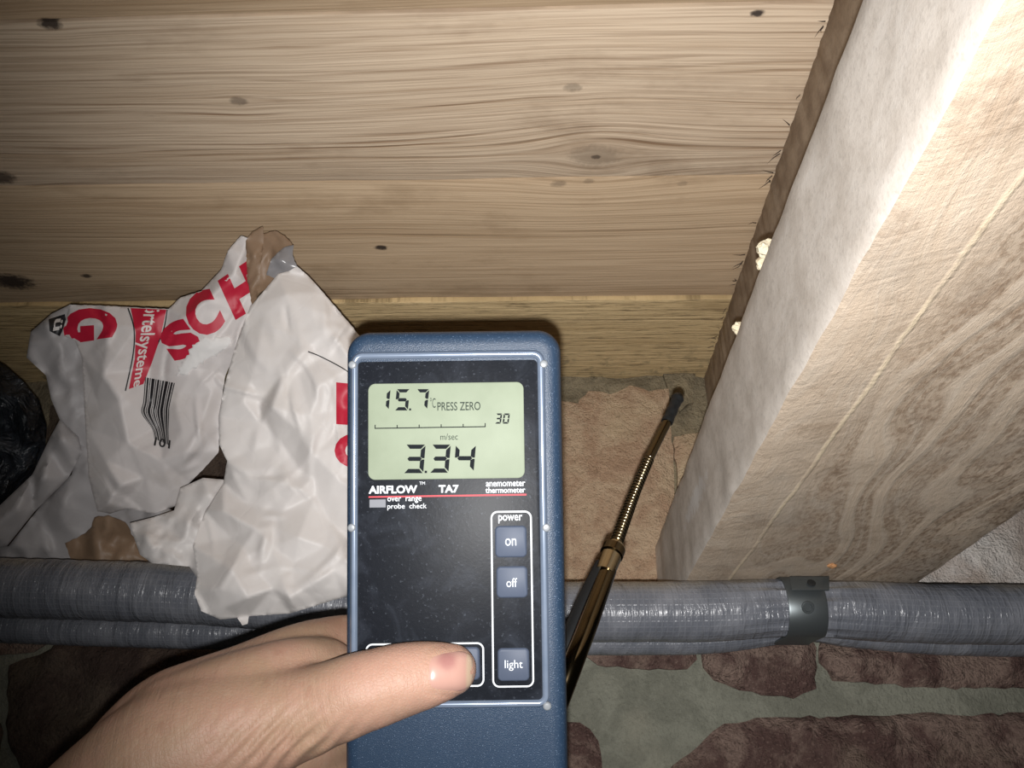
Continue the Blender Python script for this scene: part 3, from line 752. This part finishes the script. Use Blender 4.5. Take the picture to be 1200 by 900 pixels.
cr_s.build('crumpled_corner', M_PAPERW, bagB, .006, step=3.6)

# --- print on the bags
def text2d(s, bold=0.0, cut=0):
    cu = bpy.data.curves.new('t', 'FONT'); cu.body = s; cu.size = 1; cu.offset = bold; cu.fill_mode = 'FRONT'; cu.resolution_u = 4
    o = bpy.data.objects.new('t', cu); tmp = bpy.data.scenes.new('tmp'); tmp.collection.objects.link(o)
    tmp.view_layers[0].update(); dg = tmp.view_layers[0].depsgraph; me = bpy.data.meshes.new_from_object(o.evaluated_get(dg))
    bpy.data.objects.remove(o); bpy.data.curves.remove(cu); bpy.data.scenes.remove(tmp)
    bm = bmesh.new(); bm.from_mesh(me); bpy.data.meshes.remove(me)
    bmesh.ops.remove_doubles(bm, verts=bm.verts[:], dist=1e-5)
    if cut:
        xs = [v.co.x for v in bm.verts]; ys = [v.co.y for v in bm.verts]
        for ax, lo, hi in ((0, min(xs), max(xs)), (1, min(ys), max(ys))):
            k = math.floor(lo/cut)+1
            while k*cut < hi:
                co = [0, 0, 0]; co[ax] = k*cut; no = [0, 0, 0]; no[ax] = 1
                bmesh.ops.bisect_plane(bm, geom=bm.verts[:]+bm.edges[:]+bm.faces[:], plane_co=co, plane_no=no); k += 1
        bmesh.ops.triangulate(bm, faces=bm.faces[:])
    bm.verts.index_update()
    v = [(q.co.x, q.co.y) for q in bm.verts]; f = [[q.index for q in k.verts] for k in bm.faces]; bm.free()
    out = []
    for k in f:
        a, b, c = [v[i] for i in k[:3]]
        out.append(k if (b[0]-a[0])*(c[1]-a[1])-(b[1]-a[1])*(c[0]-a[0]) > 0 else k[::-1])
    return v, out
def normd(v):
    xs = [p[0] for p in v]; ys = [p[1] for p in v]; x0, x1, y0, y1 = min(xs), max(xs), min(ys), max(ys)
    return [((x-x0)/(x1-x0), (y-y0)/(y1-y0)) for x, y in v]
def clip_in(sheet, q, fs):
    keep = [inside(sheet.out, x, y) for x, y in q]
    return [f for f in fs if all(keep[i] for i in f)]
def print_on(sheet, parent, name, q, fs, mat, off=.0006):
    fs = clip_in(sheet, q, fs)
    use = sorted({i for f in fs for i in f}); mp = {a: b for b, a in enumerate(use)}
    q = [q[i] for i in use]; fs = [[mp[i] for i in f] for f in fs]
    if fs: return mesh(name, sheet.world(q, off), fs, mat, parent, smooth=True)
def print_text(sheet, parent, name, s, quad, mat, bold=.0, cut=.09, off=.0006):
    # quad: bottom-left, bottom-right, top-right, top-left of the lettering, in the picture's frame
    v, f = text2d(s, bold, cut); q = []
    (ax, ay), (bx, by), (cx, cy), (dx, dy) = quad
    for u, w in normd(v):
        q.append((ax*(1-u)*(1-w)+bx*u*(1-w)+cx*u*w+dx*(1-u)*w, ay*(1-u)*(1-w)+by*u*(1-w)+cy*u*w+dy*(1-u)*w))
    return print_on(sheet, parent, name, q, f, mat, off)
def print_poly(sheet, parent, name, poly, mat, off=.0005, step=3.2):
    o = densify(poly, step); v, f = plan(o, step); return print_on(sheet, parent, name, v, f, mat, off)
def print_line(sheet, parent, name, pts, w, mat, off=.0005):
    pts = [tuple(p) for p in smooth_path(pts, 14)]; q, f = [], []
    for i, (x, y) in enumerate(pts):
        a, b = pts[max(0, i-1)], pts[min(len(pts)-1, i+1)]; l = math.hypot(b[0]-a[0], b[1]-a[1])
        nx, ny = -(b[1]-a[1])/l*w/2, (b[0]-a[0])/l*w/2
        q += [(x+nx, y+ny), (x-nx, y-ny)]
        if i: k = 2*i; f.append([k-2, k, k+1, k-1])
    return print_on(sheet, parent, name, q, f, mat, off)
# S C H climbing to the right, cut off by the torn edge
print_text(mainA, pA, 'lettering', 'S', [(207, 427), (240, 406), (214, 369), (182, 391)], M_RED, .066)
print_text(mainA, pA, 'lettering', 'C', [(233, 401), (266, 381), (244, 334), (209, 357)], M_RED, .048)
print_text(mainA, pA, 'lettering', 'H', [(276, 375), (314, 352), (292, 304), (255, 329)], M_RED, .066)
print_text(mainA, pA, 'lettering', 'G', [(73, 361), (75, 404), (137, 395), (138, 361)], M_RED, .062)
print_poly(mainA, pA, 'red_band', [(153, 361), (195, 363), (188, 395), (178, 425), (168, 450), (151, 456), (158, 420), (159, 390)], M_RED)
print_text(mainA, pA, 'lettering', 'örtelsysteme', [(163, 357), (153, 455), (166, 452), (190, 358)], M_WPRINT, .015, .2, .0011)
print_line(mainA, pA, 'print_line', [(150, 361), (157, 385), (156, 415), (147, 458)], 1.6, M_INK)
print_line(mainA, pA, 'print_line', [(196, 363), (192, 385), (184, 405)], 1.4, M_INK)
print_poly(g1, pA, 'black_patch', [(57, 374), (76, 368), (78, 378), (70, 394), (58, 388)], M_INK)
print_text(g1, pA, 'lettering', 'ü', [(64, 374), (62, 388), (72, 386), (74, 373)], M_WPRINT, .02, .3, .0011)
x = 0.0; wseq = [1, 2, 1, 3, 1, 2, 1, 2, 3, 1, 2, 1]
tot = sum(wseq)+len(wseq)*.85; k = 0
for i, w in enumerate(wseq):
    a, b = k/tot, (k+w)/tot; k += w+.85
    def bar(t): return [(170+36*t, 442+7*t), (168+32*t, 470+4*t), (168+33*t-2, 484+2*t), (178+20*t, 502+6*t), (181+18*t, 514+8*t)]
    q, f = [], []
    A, B = smooth_path(bar(a), 8), smooth_path(bar(b), 8)
    for j, (m, n) in enumerate(zip(A, B)):
        q += [tuple(m), tuple(n)]
        if j: f.append([2*j-2, 2*j-1, 2*j+1, 2*j])
    print_on(mainA, pA, 'barcode_bar', q, f, M_INK)
print_text(mainA, pA, 'lettering', '101', [(180, 522), (199, 526), (200, 516), (182, 512)], M_INK, .02, .3)
# smear of white mortar over the letters
sm = Sheet([(224, 408), (240, 398), (262, 394), (272, 398), (262, 412), (244, 420), (222, 436), (206, 440), (212, 426)], [(240, 408, -2), (258, 402, -2), (222, 428, -1)], lambda x, y: 0, 31, 10, .0008, .0008)
def smear():
    o = densify(sm.out, 3, 2.6, sm.r); v2, fs = plan(o, 3)
    dep = mainA.depth(v2); e = edge_dist(o, v2)
    fr = [P(x, y, d-.0010-.0004*(1-math.exp(-q/5))-.0007*max(0, fbm((x, y, 0), .16, 3))) for (x, y), d, q in zip(v2, dep, e)]
    bk = [P(x, y, d+.0004) for (x, y), d in zip(v2, dep)]
    vs, f2 = close_solid(fr, bk, [f[::-1] for f in fs])
    return mesh('scuffed_paper', vs, f2, plain('scuffed_white', (236, 234, 232), .9), bagA)
smear()
# red letters of the right bag that run behind the meter
print_poly(mainB, pB, 'lettering', [(394, 448), (436, 452), (436, 500), (394, 497)], M_RED)
print_text(mainB, pB, 'lettering', 'O', [(392, 548), (440, 548), (440, 508), (392, 508)], M_RED, .06)
print_line(mainB, pB, 'print_line', [(361, 412), (376, 418), (404, 433), (425, 450)], 1.3, M_INK)

# --- black plastic sack at the far left
sk = Sheet([(-70, 400), (-20, 415), (6, 428), (28, 448), (46, 470), (55, 500), (52, 535), (38, 560), (16, 585), (0, 604), (-30, 640), (-80, 690), (-140, 690), (-150, 450)],
           [(20, 470, -10), (35, 500, -14), (10, 500, 4), (24, 530, -12), (4, 540, -2), (12, 560, -10), (-10, 480, -14), (-30, 560, -8)], lambda x, y: .712, 41, 22, .006, .012, .004)
so = sk.build('plastic_sack', M_BLACKP, None, .045, step=4)
tag(so, 'glossy black plastic sack at the left edge behind the printed bag', 'sack')

# ------------------------------------------------------------------ anemometer
MX0, MY0, MD = 530, 640, .2980
t_, r_ = math.radians(4.4), math.radians(.75)
ux = (math.cos(r_)*RT+math.sin(r_)*UP); uy0 = (-math.sin(r_)*RT+math.cos(r_)*UP)
uy = math.cos(t_)*uy0+math.sin(t_)*FW; uz = ux.cross(uy)
MO = P(MX0, MY0, MD)
MM = Matrix((ux, uy, uz)).transposed().to_4x4(); MM.translation = MO
meter = bpy.data.objects.new('anemometer', None); COL.objects.link(meter); meter.matrix_world = MM
tag(meter, 'blue handheld air flow meter with a green display, held in the hand', 'meter')
def Q(px, py, z=0.0):                        # pixel -> local coordinates on the meter's face
    d = ray(px, py); o = MO+uz*z
    t = (o-CAM).dot(uz)/d.dot(uz); p = CAM+d*t-MO
    return p.dot(ux), p.dot(uy)
def part(name, vs, fs, mat, parent=None, sharp=35, smooth=True):
    me = bpy.data.meshes.new(name); me.from_pydata([Vector(v) for v in vs], [], fs); me.materials.append(mat)
    me.polygons.foreach_set('use_smooth', [smooth]*len(me.polygons)); me.set_sharp_from_angle(angle=math.radians(sharp)); me.update()
    o = bpy.data.objects.new(name, me); COL.objects.link(o); o.parent = parent or meter
    return o
def rr(x0, y0, x1, y1, r, n=8):
    o = []
    for cx, cy, a0 in ((x1-r, y1-r, 0), (x0+r, y1-r, 90), (x0+r, y0+r, 180), (x1-r, y0+r, 270)):
        for k in range(n+1):
            a = math.radians(a0+90*k/n); o.append((cx+r*math.cos(a), cy+r*math.sin(a)))
    return o
def loft(x0, y0, x1, y1, r, prof, cap0=True, cap1=True, n=8):
    vs, fs = [], []; m = 4*(n+1)
    for ins, z in prof:
        for x, y in rr(x0+ins, y0+ins, x1-ins, y1-ins, max(.0002, r-ins), n): vs.append((x, y, z))
    for i in range(len(prof)-1):
        for k in range(m): fs.append([i*m+k, i*m+(k+1) % m, (i+1)*m+(k+1) % m, (i+1)*m+k])
    if cap0: fs.append(list(range(m))[::-1])
    if cap1: fs.append([(len(prof)-1)*m+k for k in range(m)])
    return vs, fs
def box_px(l, t, r, b, z=0.0):               # rectangle measured on the photo -> local rectangle
    cy = (t+b)/2; cx = (l+r)/2
    return Q(l, cy, z)[0], Q(cx, b, z)[1], Q(r, cy, z)[0], Q(cx, t, z)[1]
mm = .001
hx0, hy1 = Q(403, 640)[0], Q(530, 386)[1]; hx1 = Q(662, 640)[0]; hy0 = Q(530, 985)[1]
part('housing', *loft(hx0, hy0, hx1, hy1, 9.0*mm, [(5*mm, -27*mm), (1.5*mm, -25*mm), (0, -21*mm), (0, -6*mm), (.6*mm, -3*mm), (1.8*mm, -1*mm), (3.6*mm, -.15*mm), (6*mm, 0)], n=12), M_HOUS)
bz = (Q(411.5, 640)[0], Q(530, 829)[1], Q(641, 640)[0], Q(530, 412)[1])
bezel_o = part('bezel', *loft(*bz, 4.2*mm, [(-.5*mm, -.3*mm), (0, .6*mm), (.5*mm, 1.3*mm), (1.2*mm, 1.5*mm), (1.9*mm, 1.3*mm), (2.5*mm, .6*mm), (2.7*mm, -.3*mm)], False, False), M_BEZ)
for px, py in ((414, 428), (637, 427), (413, 618), (640, 618), (641, 826)):
    x, y = Q(px, py)
    vs, fs = [], []; prof = [(1.5*mm, .2*mm), (1.5*mm, 1.7*mm), (1.1*mm, 2.1*mm), (.5*mm, 2.2*mm)]
    for rr_, z in prof:
        for k in range(14): vs.append((x+rr_*math.cos(k*6.2832/14), y+rr_*math.sin(k*6.2832/14), z))
    for i in range(3):
        for k in range(14): fs.append([i*14+k, i*14+(k+1) % 14, (i+1)*14+(k+1) % 14, (i+1)*14+k])
    fs.append([42+k for k in range(14)])
    part('bezel_pin', vs, fs, M_PIN, bezel_o)
fp = (Q(419, 640)[0], Q(530, 823)[1], Q(633, 640)[0], Q(530, 423)[1])
face = part('face_panel', *loft(*fp, 1.8*mm, [(0, 0), (0, .45*mm), (.15*mm, .55*mm)]), M_FACE)
ZF = .55*mm
lc = box_px(432, 449, 614, 561)
disp = part('display', *loft(*lc, 2.6*mm, [(-.25*mm, .3*mm), (0, .60*mm), (.5*mm, .72*mm)]), M_LCD)
ZD = .72*mm+.04*mm
def flat(name, polys, z, mat, parent):       # list of 2-D polygons, a hair thick
    vs, fs = [], []
    for p in polys:
        a = sum(p[i][0]*p[(i+1) % len(p)][1]-p[(i+1) % len(p)][0]*p[i][1] for i in range(len(p)))
        if a < 0: p = p[::-1]
        n = len(vs); vs += [(x, y, z) for x, y in p]; fs.append(list(range(n, n+len(p))))
    return part(name, vs, fs, mat, parent, smooth=False)
def ptext(name, s, l, t, r, b, z, mat, parent, bold=0.0):
    v, f = text2d(s, bold); x0, y0, x1, y1 = box_px(l, t, r, b, z); 
    q = [(x0+u*(x1-x0), y0+w*(y1-y0), z) for u, w in normd(v)]
    return part(name, q, f, mat, parent, smooth=False)
SEGS = {'0': 'abcdef', '1': 'bc', '3': 'abgcd', '4': 'fgbc', '5': 'afgcd', '7': 'abc'}
def seg7(ch, l, t, r, b, slant, th):
    out = []; W, Hh = r-l, b-t; g = th*.14
    def T(x, y): return Q(l+x+slant*(1-y/Hh), t+y, ZD)
    m = Hh/2
    S = {'a': [(g, 0), (W-g, 0), (W-th, th), (th, th)], 'd': [(th, Hh-th), (W-th, Hh-th), (W-g, Hh), (g, Hh)],
         'g': [(th*.6, m), (th, m-th/2), (W-th, m-th/2), (W-th*.6, m), (W-th, m+th/2), (th, m+th/2)],
         'b': [(W, g*2), (W, m-g), (W-th*.5, m-g), (W-th, m-th*.5), (W-th, th+g*2)], 'c': [(W, m+g), (W, Hh-g*2), (W-th, Hh-th-g*2), (W-th, m+th*.5), (W-th*.5, m+g)],
         'f': [(0, g*2), (th, th+g*2), (th, m-th*.5), (th*.5, m-g), (0, m-g)], 'e': [(0, m+g), (th*.5, m+g), (th, m+th*.5), (th, Hh-th-g*2), (0, Hh-g*2)]}
    for c in SEGS[ch]: out.append([T(*p) for p in S[c]])
    return out
def dot(px, py, w): return [Q(px-w/2, py-w/2, ZD), Q(px+w/2, py-w/2, ZD), Q(px+w/2, py+w/2, ZD), Q(px-w/2, py+w/2, ZD)]
flat('reading_digit', seg7('1', 444, 456, 455.5, 480.5, 2.2, 3.9), ZD, M_SEG, disp)
flat('reading_digit', seg7('5', 462.5, 456, 478, 481, 2.4, 3.9), ZD, M_SEG, disp)
flat('decimal_point', [dot(480.6, 479.8, 2.4)], ZD, M_SEG, disp)
flat('reading_digit', seg7('7', 486, 456, 500.5, 480, 2.6, 3.9), ZD, M_SEG, disp)
ptext('display_text', '°C', 504, 466, 510.5, 478, ZD, M_SEGT, disp)
ptext('display_text', 'PRESS ZERO', 512.5, 471, 563, 481, ZD, M_SEGT, disp, .008)
flat('reading_digit', seg7('3', 580, 484.5, 587, 496.5, 1.6, 1.9), ZD, M_SEG, disp)
flat('reading_digit', seg7('0', 588.8, 484.5, 596, 496.5, 1.6, 1.9), ZD, M_SEG, disp)
def seg_line(x0, y0, x1, y1, w):
    l = math.hypot(x1-x0, y1-y0); nx, ny = -(y1-y0)/l*w/2, (x1-x0)/l*w/2
    return [Q(x0+nx, y0+ny, ZD), Q(x1+nx, y1+ny, ZD), Q(x1-nx, y1-ny, ZD), Q(x0-nx, y0-ny, ZD)]
sc = [seg_line(439, 502, 569, 500, 1.2)]
for k in range(6): x = 439.6+k*25.8; y = 502-2*k/5; sc.append(seg_line(x, y+.4, x, y-(4.2 if k in (0, 5) else 3.6), 1.1))
flat('bar_scale', sc, ZD, M_SEG, disp)
ptext('display_text', 'm/sec', 516, 508, 536.5, 515.5, ZD, M_SEGT, disp)
flat('reading_digit', seg7('3', 473, 521, 496, 554.5, 2.8, 5.0), ZD, M_SEG, disp)
flat('decimal_point', [dot(499, 553, 2.8)], ZD, M_SEG, disp)
flat('reading_digit', seg7('3', 503.5, 521, 525.5, 554, 2.8, 5.0), ZD, M_SEG, disp)
flat('reading_digit', seg7('4', 531.5, 521, 555, 553, 2.8, 5.0), ZD, M_SEG, disp)
ZP = ZF+.04*mm
ptext('lettering', 'AIRFLOW', 432, 569, 489, 578.3, ZP, M_LEG, face, .035)
ptext('lettering', 'TM', 491.5, 564.5, 498, 568, ZP, M_LEG, face)
ptext('lettering', 'TA7', 514, 568.3, 537.5, 577.5, ZP, M_LEG, face, .035)
ptext('lettering', 'anemometer', 569.5, 563.5, 615.5, 570, ZP, M_LEG, face, .012)
ptext('lettering', 'thermometer', 569, 570.8, 615.5, 577.6, ZP, M_LEG, face, .012)
flat('red_line', [[Q(432, 581.6, ZP), Q(617, 578.6, ZP), Q(617, 580.6, ZP), Q(432, 583.4, ZP)]], ZP, M_REDL, face)
flat('indicator_window', [[Q(433, 585.5, ZP), Q(452, 585.2, ZP), Q(452, 594.6, ZP), Q(433, 594.8, ZP)]], ZP, M_GREYI, face)
ptext('lettering', 'over  range', 454, 582.6, 494, 589.6, ZP, M_LEG, face, .006)
ptext('lettering', 'probe  check', 454, 590, 500, 597.8, ZP, M_LEG, face, .006)
def outline_frame(name, l, t, r, b, rad, w):
    x0, y0, x1, y1 = box_px(l, t, r, b); a = rr(x0, y0, x1, y1, rad); c = rr(x0+w, y0+w, x1-w, y1-w, rad-w); n = len(a)
    part(name, [(x, y, ZP) for x, y in a]+[(x, y, ZP) for x, y in c], [[i, (i+1) % n, (i+1) % n+n, i+n] for i in range(n)], M_LEG, face, smooth=False)
outline_frame('white_outline', 576, 598.5, 624.5, 805, 2.6*mm, .62*mm)
outline_frame('white_outline', 428.5, 753, 567.5, 805, 2.6*mm, .62*mm)
ptext('lettering', 'power', 584, 603.5, 612, 613.2, ZP, M_LEG, face, .01)
def button(l, t, r, b, txt=None, box=None):
    x0, y0, x1, y1 = box_px(l, t, r, b, .001)
    o = part('button', *loft(x0, y0, x1, y1, 1.6*mm, [(-.2*mm, .4*mm), (0, .7*mm), (.15*mm, 1.0*mm), (.6*mm, 1.25*mm)]), M_BTN)
    if txt: ptext('legend', txt, *box, 1.29*mm, M_LEG, o, .0)
    return o
button(580.5, 616.5, 617, 653, 'on', (592, 631, 605, 639.5))
button(582, 664, 618, 700.5, 'off', (593.5, 677.5, 606, 688))
button(583.5, 760, 620, 798, 'light', (591.5, 773.5, 612.5, 786))
for l in (433, 479, 525): button(l, 759, l+37, 797)

# ------------------------------------------------------------------ probe behind the meter
prb = empty('anemometer_probe', P(690, 735, .375))
tag(prb, 'thin telescopic probe with spring neck and black tip pointing at the wall', 'probe')
def ptube(name, pts, rads, mat, parent, seg=24, n=20, prof=None):
    path = smooth_path([tuple(P(*p)) for p in pts], n)
    return tube(name, path, (lambda t, L: float(np.interp(t, np.linspace(0, 1, len(rads)), rads))), mat, parent, seg, prof)
ptube('handle', [(596, 975, .364), (640, 860, .364), (668, 786, .370), (690, 728, .387), (712, 668, .410)], [.0050, .0050, .0050, .0050, .0046], M_BRASS, prb)
ptube('handle_dark_side', [(634, 842, .371), (658, 776, .379), (683, 712, .396), (706, 662, .413)], [.0048, .0048, .0046, .0040], M_DARKTIP, prb)  # added dark tube, stands in for the handle's dark side and reflection
ptube('joint', [(708, 672, .408), (716, 652, .417), (722, 638, .423)], [.0052, .0056, .0042], M_STEELD, prb)
ptube('joint_collar', [(716.5, 650, .4175), (720, 642, .421)], [.0062, .0060], M_BRASS, prb)
ptube('spring_neck', [(720, 642, .421), (733, 606, .436), (745, 574, .449), (760, 538, .463)], [.0030, .0029, .0027, .0027], M_STEELD, prb, 20, 150, lambda L, a, p: 1+.24*math.sin(L*6.283/.0021+a*1.0))
ptube('tube', [(759, 540, .4625), (771, 516, .472), (782, 494, .480)], [.0029, .0028, .0028], M_BRASS, prb)
ptube('tip', [(781.5, 495, .4797), (788, 480, .485), (793, 469, .489), (795, 465, .4905)], [.0034, .0034, .0031, .0026], M_DARKTIP, prb, 24, 14, lambda L, a, p: 1+.05*math.sin(L*900))
ptube('tip_ball', [(791, 473, .4875), (794, 467, .490), (796, 463, .4915)], [.0029, .0040, .0024], M_DARKTIP, prb, 20, 10)

# ------------------------------------------------------------------ the hand
def hand():
    bm = bmesh.new(); bmesh.ops.create_icosphere(bm, subdivisions=3, radius=1); bm.verts.index_update()
    tv = [v.co.copy() for v in bm.verts]; tf = [[v.index for v in f.verts] for f in bm.faces]; bm.free()
    AV, AF = [], []
    def ball(c, r):
        n = len(AV); AV.extend([c+v*r for v in tv]); AF.extend([[i+n for i in f] for f in tf])
    def chain(pts, n=9):
        q = smooth_path(pts, n)
        for x, y, d, r in q: ball(P(x, y, d), r*d/F)
    # thumb laid across the front of the meter, root of the thumb, wrist and forearm
    chain([(530, 785, .2840, 30), (512, 788, .2830, 35), (492, 792, .2820, 39.5), (470, 797, .281, 42.5), (444, 805, .2797, 45), (420, 812, .279, 47), (396, 821, .2785, 48), (360, 834, .279, 51), (318, 846, .279, 59), (260, 862, .277, 72), (200, 885, .273, 79), (140, 935, .268, 83), (70, 1005, .260, 87), (-20, 1090, .250, 92)], 12)
    chain([(210, 860, .281, 70), (270, 834, .286, 66), (320, 812, .292, 58), (350, 800, .297, 52), (378, 792, .306, 44)], 9)
    # back of the hand, index root going behind the meter
    chain([(130, 940, .275, 74), (196, 866, .286, 73), (240, 838, .292, 66), (290, 814, .300, 59), (350, 786, .316, 54), (398, 770, .338, 48), (440, 758, .3445, 36), (490, 748, .3450, 31), (545, 745, .3440, 28), (590, 752, .341, 26)], 10)
    # palm and the other fingers round the back
    chain([(180, 920, .288, 66), (270, 890, .302, 62), (340, 870, .318, 54), (390, 850, .337, 46), (440, 830, .3450, 36), (500, 815, .3465, 31), (560, 808, .3450, 29), (605, 812, .342, 27)], 9)
    chain([(180, 940, .290, 62), (270, 930, .304, 60), (345, 915, .319, 50), (388, 905, .335, 42), (440, 895, .344, 34), (500, 882, .3450, 30), (560, 874, .344, 28), (600, 876, .342, 26)], 9)
    chain([(180, 960, .290, 60), (270, 975, .304, 55), (340, 965, .318, 46), (385, 958, .332, 38), (440, 950, .341, 30), (500, 942, .343, 26), (550, 938, .342, 24)], 9)
    me = bpy.data.meshes.new('hand_src'); me.from_pydata(AV, [], AF)
    o = bpy.data.objects.new('hand_src', me); tmp = bpy.data.scenes.new('tmp'); tmp.collection.objects.link(o)
    m = o.modifiers.new('r', 'REMESH'); m.mode = 'VOXEL'; m.voxel_size = .0014; m.use_smooth_shade = True
    s = o.modifiers.new('s', 'SMOOTH'); s.factor = .5; s.iterations = 22
    tmp.view_layers[0].update(); dg = tmp.view_layers[0].depsgraph; me2 = bpy.data.meshes.new_from_object(o.evaluated_get(dg)); bpy.data.scenes.remove(tmp)
    vs = [v.co.copy() for v in me2.vertices]; fs = [list(p.vertices) for p in me2.polygons]
    bpy.data.objects.remove(o); bpy.data.meshes.remove(me2)
    return vs, fs
hv, hf = hand()
def wrinkle(vs):                             # knuckle folds and the soft hollow beside the nail
    out = []
    for v in vs:
        rel = v-CAM; d = rel.dot(FW); px = 600+F*rel.dot(RT)/d; py = 450-F*rel.dot(UP)/d
        k = 0.0
        if d < .30:
            k += -.0007*math.exp(-((px-446-(py-800)*.1)/2.6)**2)*(.5+.5*nz((py*.09, 1, 2)))
            k += -.0005*math.exp(-((px-430-(py-800)*.12)/2.6)**2)*(.5+.5*nz((py*.11, 4, 2)))
            k += -.0005*math.exp(-((px-462-(py-800)*.05)/2.4)**2)*(.5+.5*nz((py*.11, 9, 2)))
            e = ((px-527)/31)**4+((py-786)/29)**4
            k += -.0006*math.exp(-((e-1)/.22)**2)
            w = math.exp(-((px-330)/75)**2-((py-872)/32)**2)
            k += .0011*w*math.sin((px*.8+py*.75)*.36+2*nz((px*.03, py*.03, 0)))
        k += .0006*fbm(v, 55, 3)
        rad = -FW
        out.append(v+rad*k)
    return out
hv = wrinkle(hv)
hand_o = mesh('person', hv, hf, M_SKIN, None, smooth=True)
tag(hand_o, 'bare left hand and wrist gripping the meter, thumb pressing a button', 'hand')
# thumbnail shrunk onto the thumb
bvh = BVHTree.FromPolygons(hv, hf)
def nail():
    nr, na = 12, 56; pts, fs = [], []
    for i in range(nr+1):
        for j in range(na):
            t = 2*math.pi*j/na; c, q = math.cos(t), math.sin(t); e = 2/3.4
            x = math.copysign(abs(c)**e, c)*i/nr; y = math.copysign(abs(q)**e, q)*i/nr
            pts.append((528.5+26*x, 787-1.5*x+(24.5-1.5*x)*y, i/nr, x, y))
    D = []
    for px, py, *_ in pts:
        h = bvh.ray_cast(CAM, ray(px, py)); D.append((h[0]-CAM).dot(FW) if h[0] is not None else np.nan)
    D = np.array(D); A = np.array([[1, p[3], p[4], p[3]**2, p[4]**2, p[3]*p[4], p[3]**3, p[4]**4] for p in pts]); ok = ~np.isnan(D)
    co = np.linalg.lstsq(A[ok], D[ok], rcond=None)[0]; D = A@co
    fr, bk = [], []
    for (px, py, u, x, y), d in zip(pts, D):
        lift = .0006+.0005*max(0, x)-.0009*u**6
        fr.append(P(px, py, d-lift)); bk.append(P(px, py, d+.0018))
    for i in range(nr):
        for j in range(na):
            k = (j+1) % na
            fs.append([i*na+j, (i+1)*na+j, (i+1)*na+k, i*na+k] if i else [j, na+j, na+k])
    v, f = close_solid(fr, bk, fs)
    g = G('thumb_nail'); p = g.pos()
    def bl(px, py, d, r0, r1):
        c = P(px, py, d); nd = g.n('VectorMath', operation='DISTANCE'); g.set(nd.inputs[0], p); nd.inputs[1].default_value = c
        dd = g.math('ADD', nd.outputs['Value'], g.math('MULTIPLY', g.math('SUBTRACT', g.noise(p, 260, 2), .5), .002)); return g.math('SUBTRACT', 1.0, g.ramp(dd, r0, r1))
    c = g.mix(g.math('MULTIPLY', bl(524, 772, .276, .001, .0055), .65), sr(172, 134, 122), sr(136, 86, 86))
    a = P(546, 786, .276); ax = RT
    dt = g.n('VectorMath', operation='DOT_PRODUCT'); g.set(dt.inputs[0], p); dt.inputs[1].default_value = ax
    tipf = g.ramp(dt.outputs['Value'], a.dot(ax)-.0006, a.dot(ax)+.0008)
    c = g.mix(g.math('MULTIPLY', tipf, .6), c, sr(178, 164, 136))
    mat = g.out(c, .28, spec=.5)
    mesh('thumb_nail', v, f, mat, hand_o, smooth=True, sharp=50)
nail()
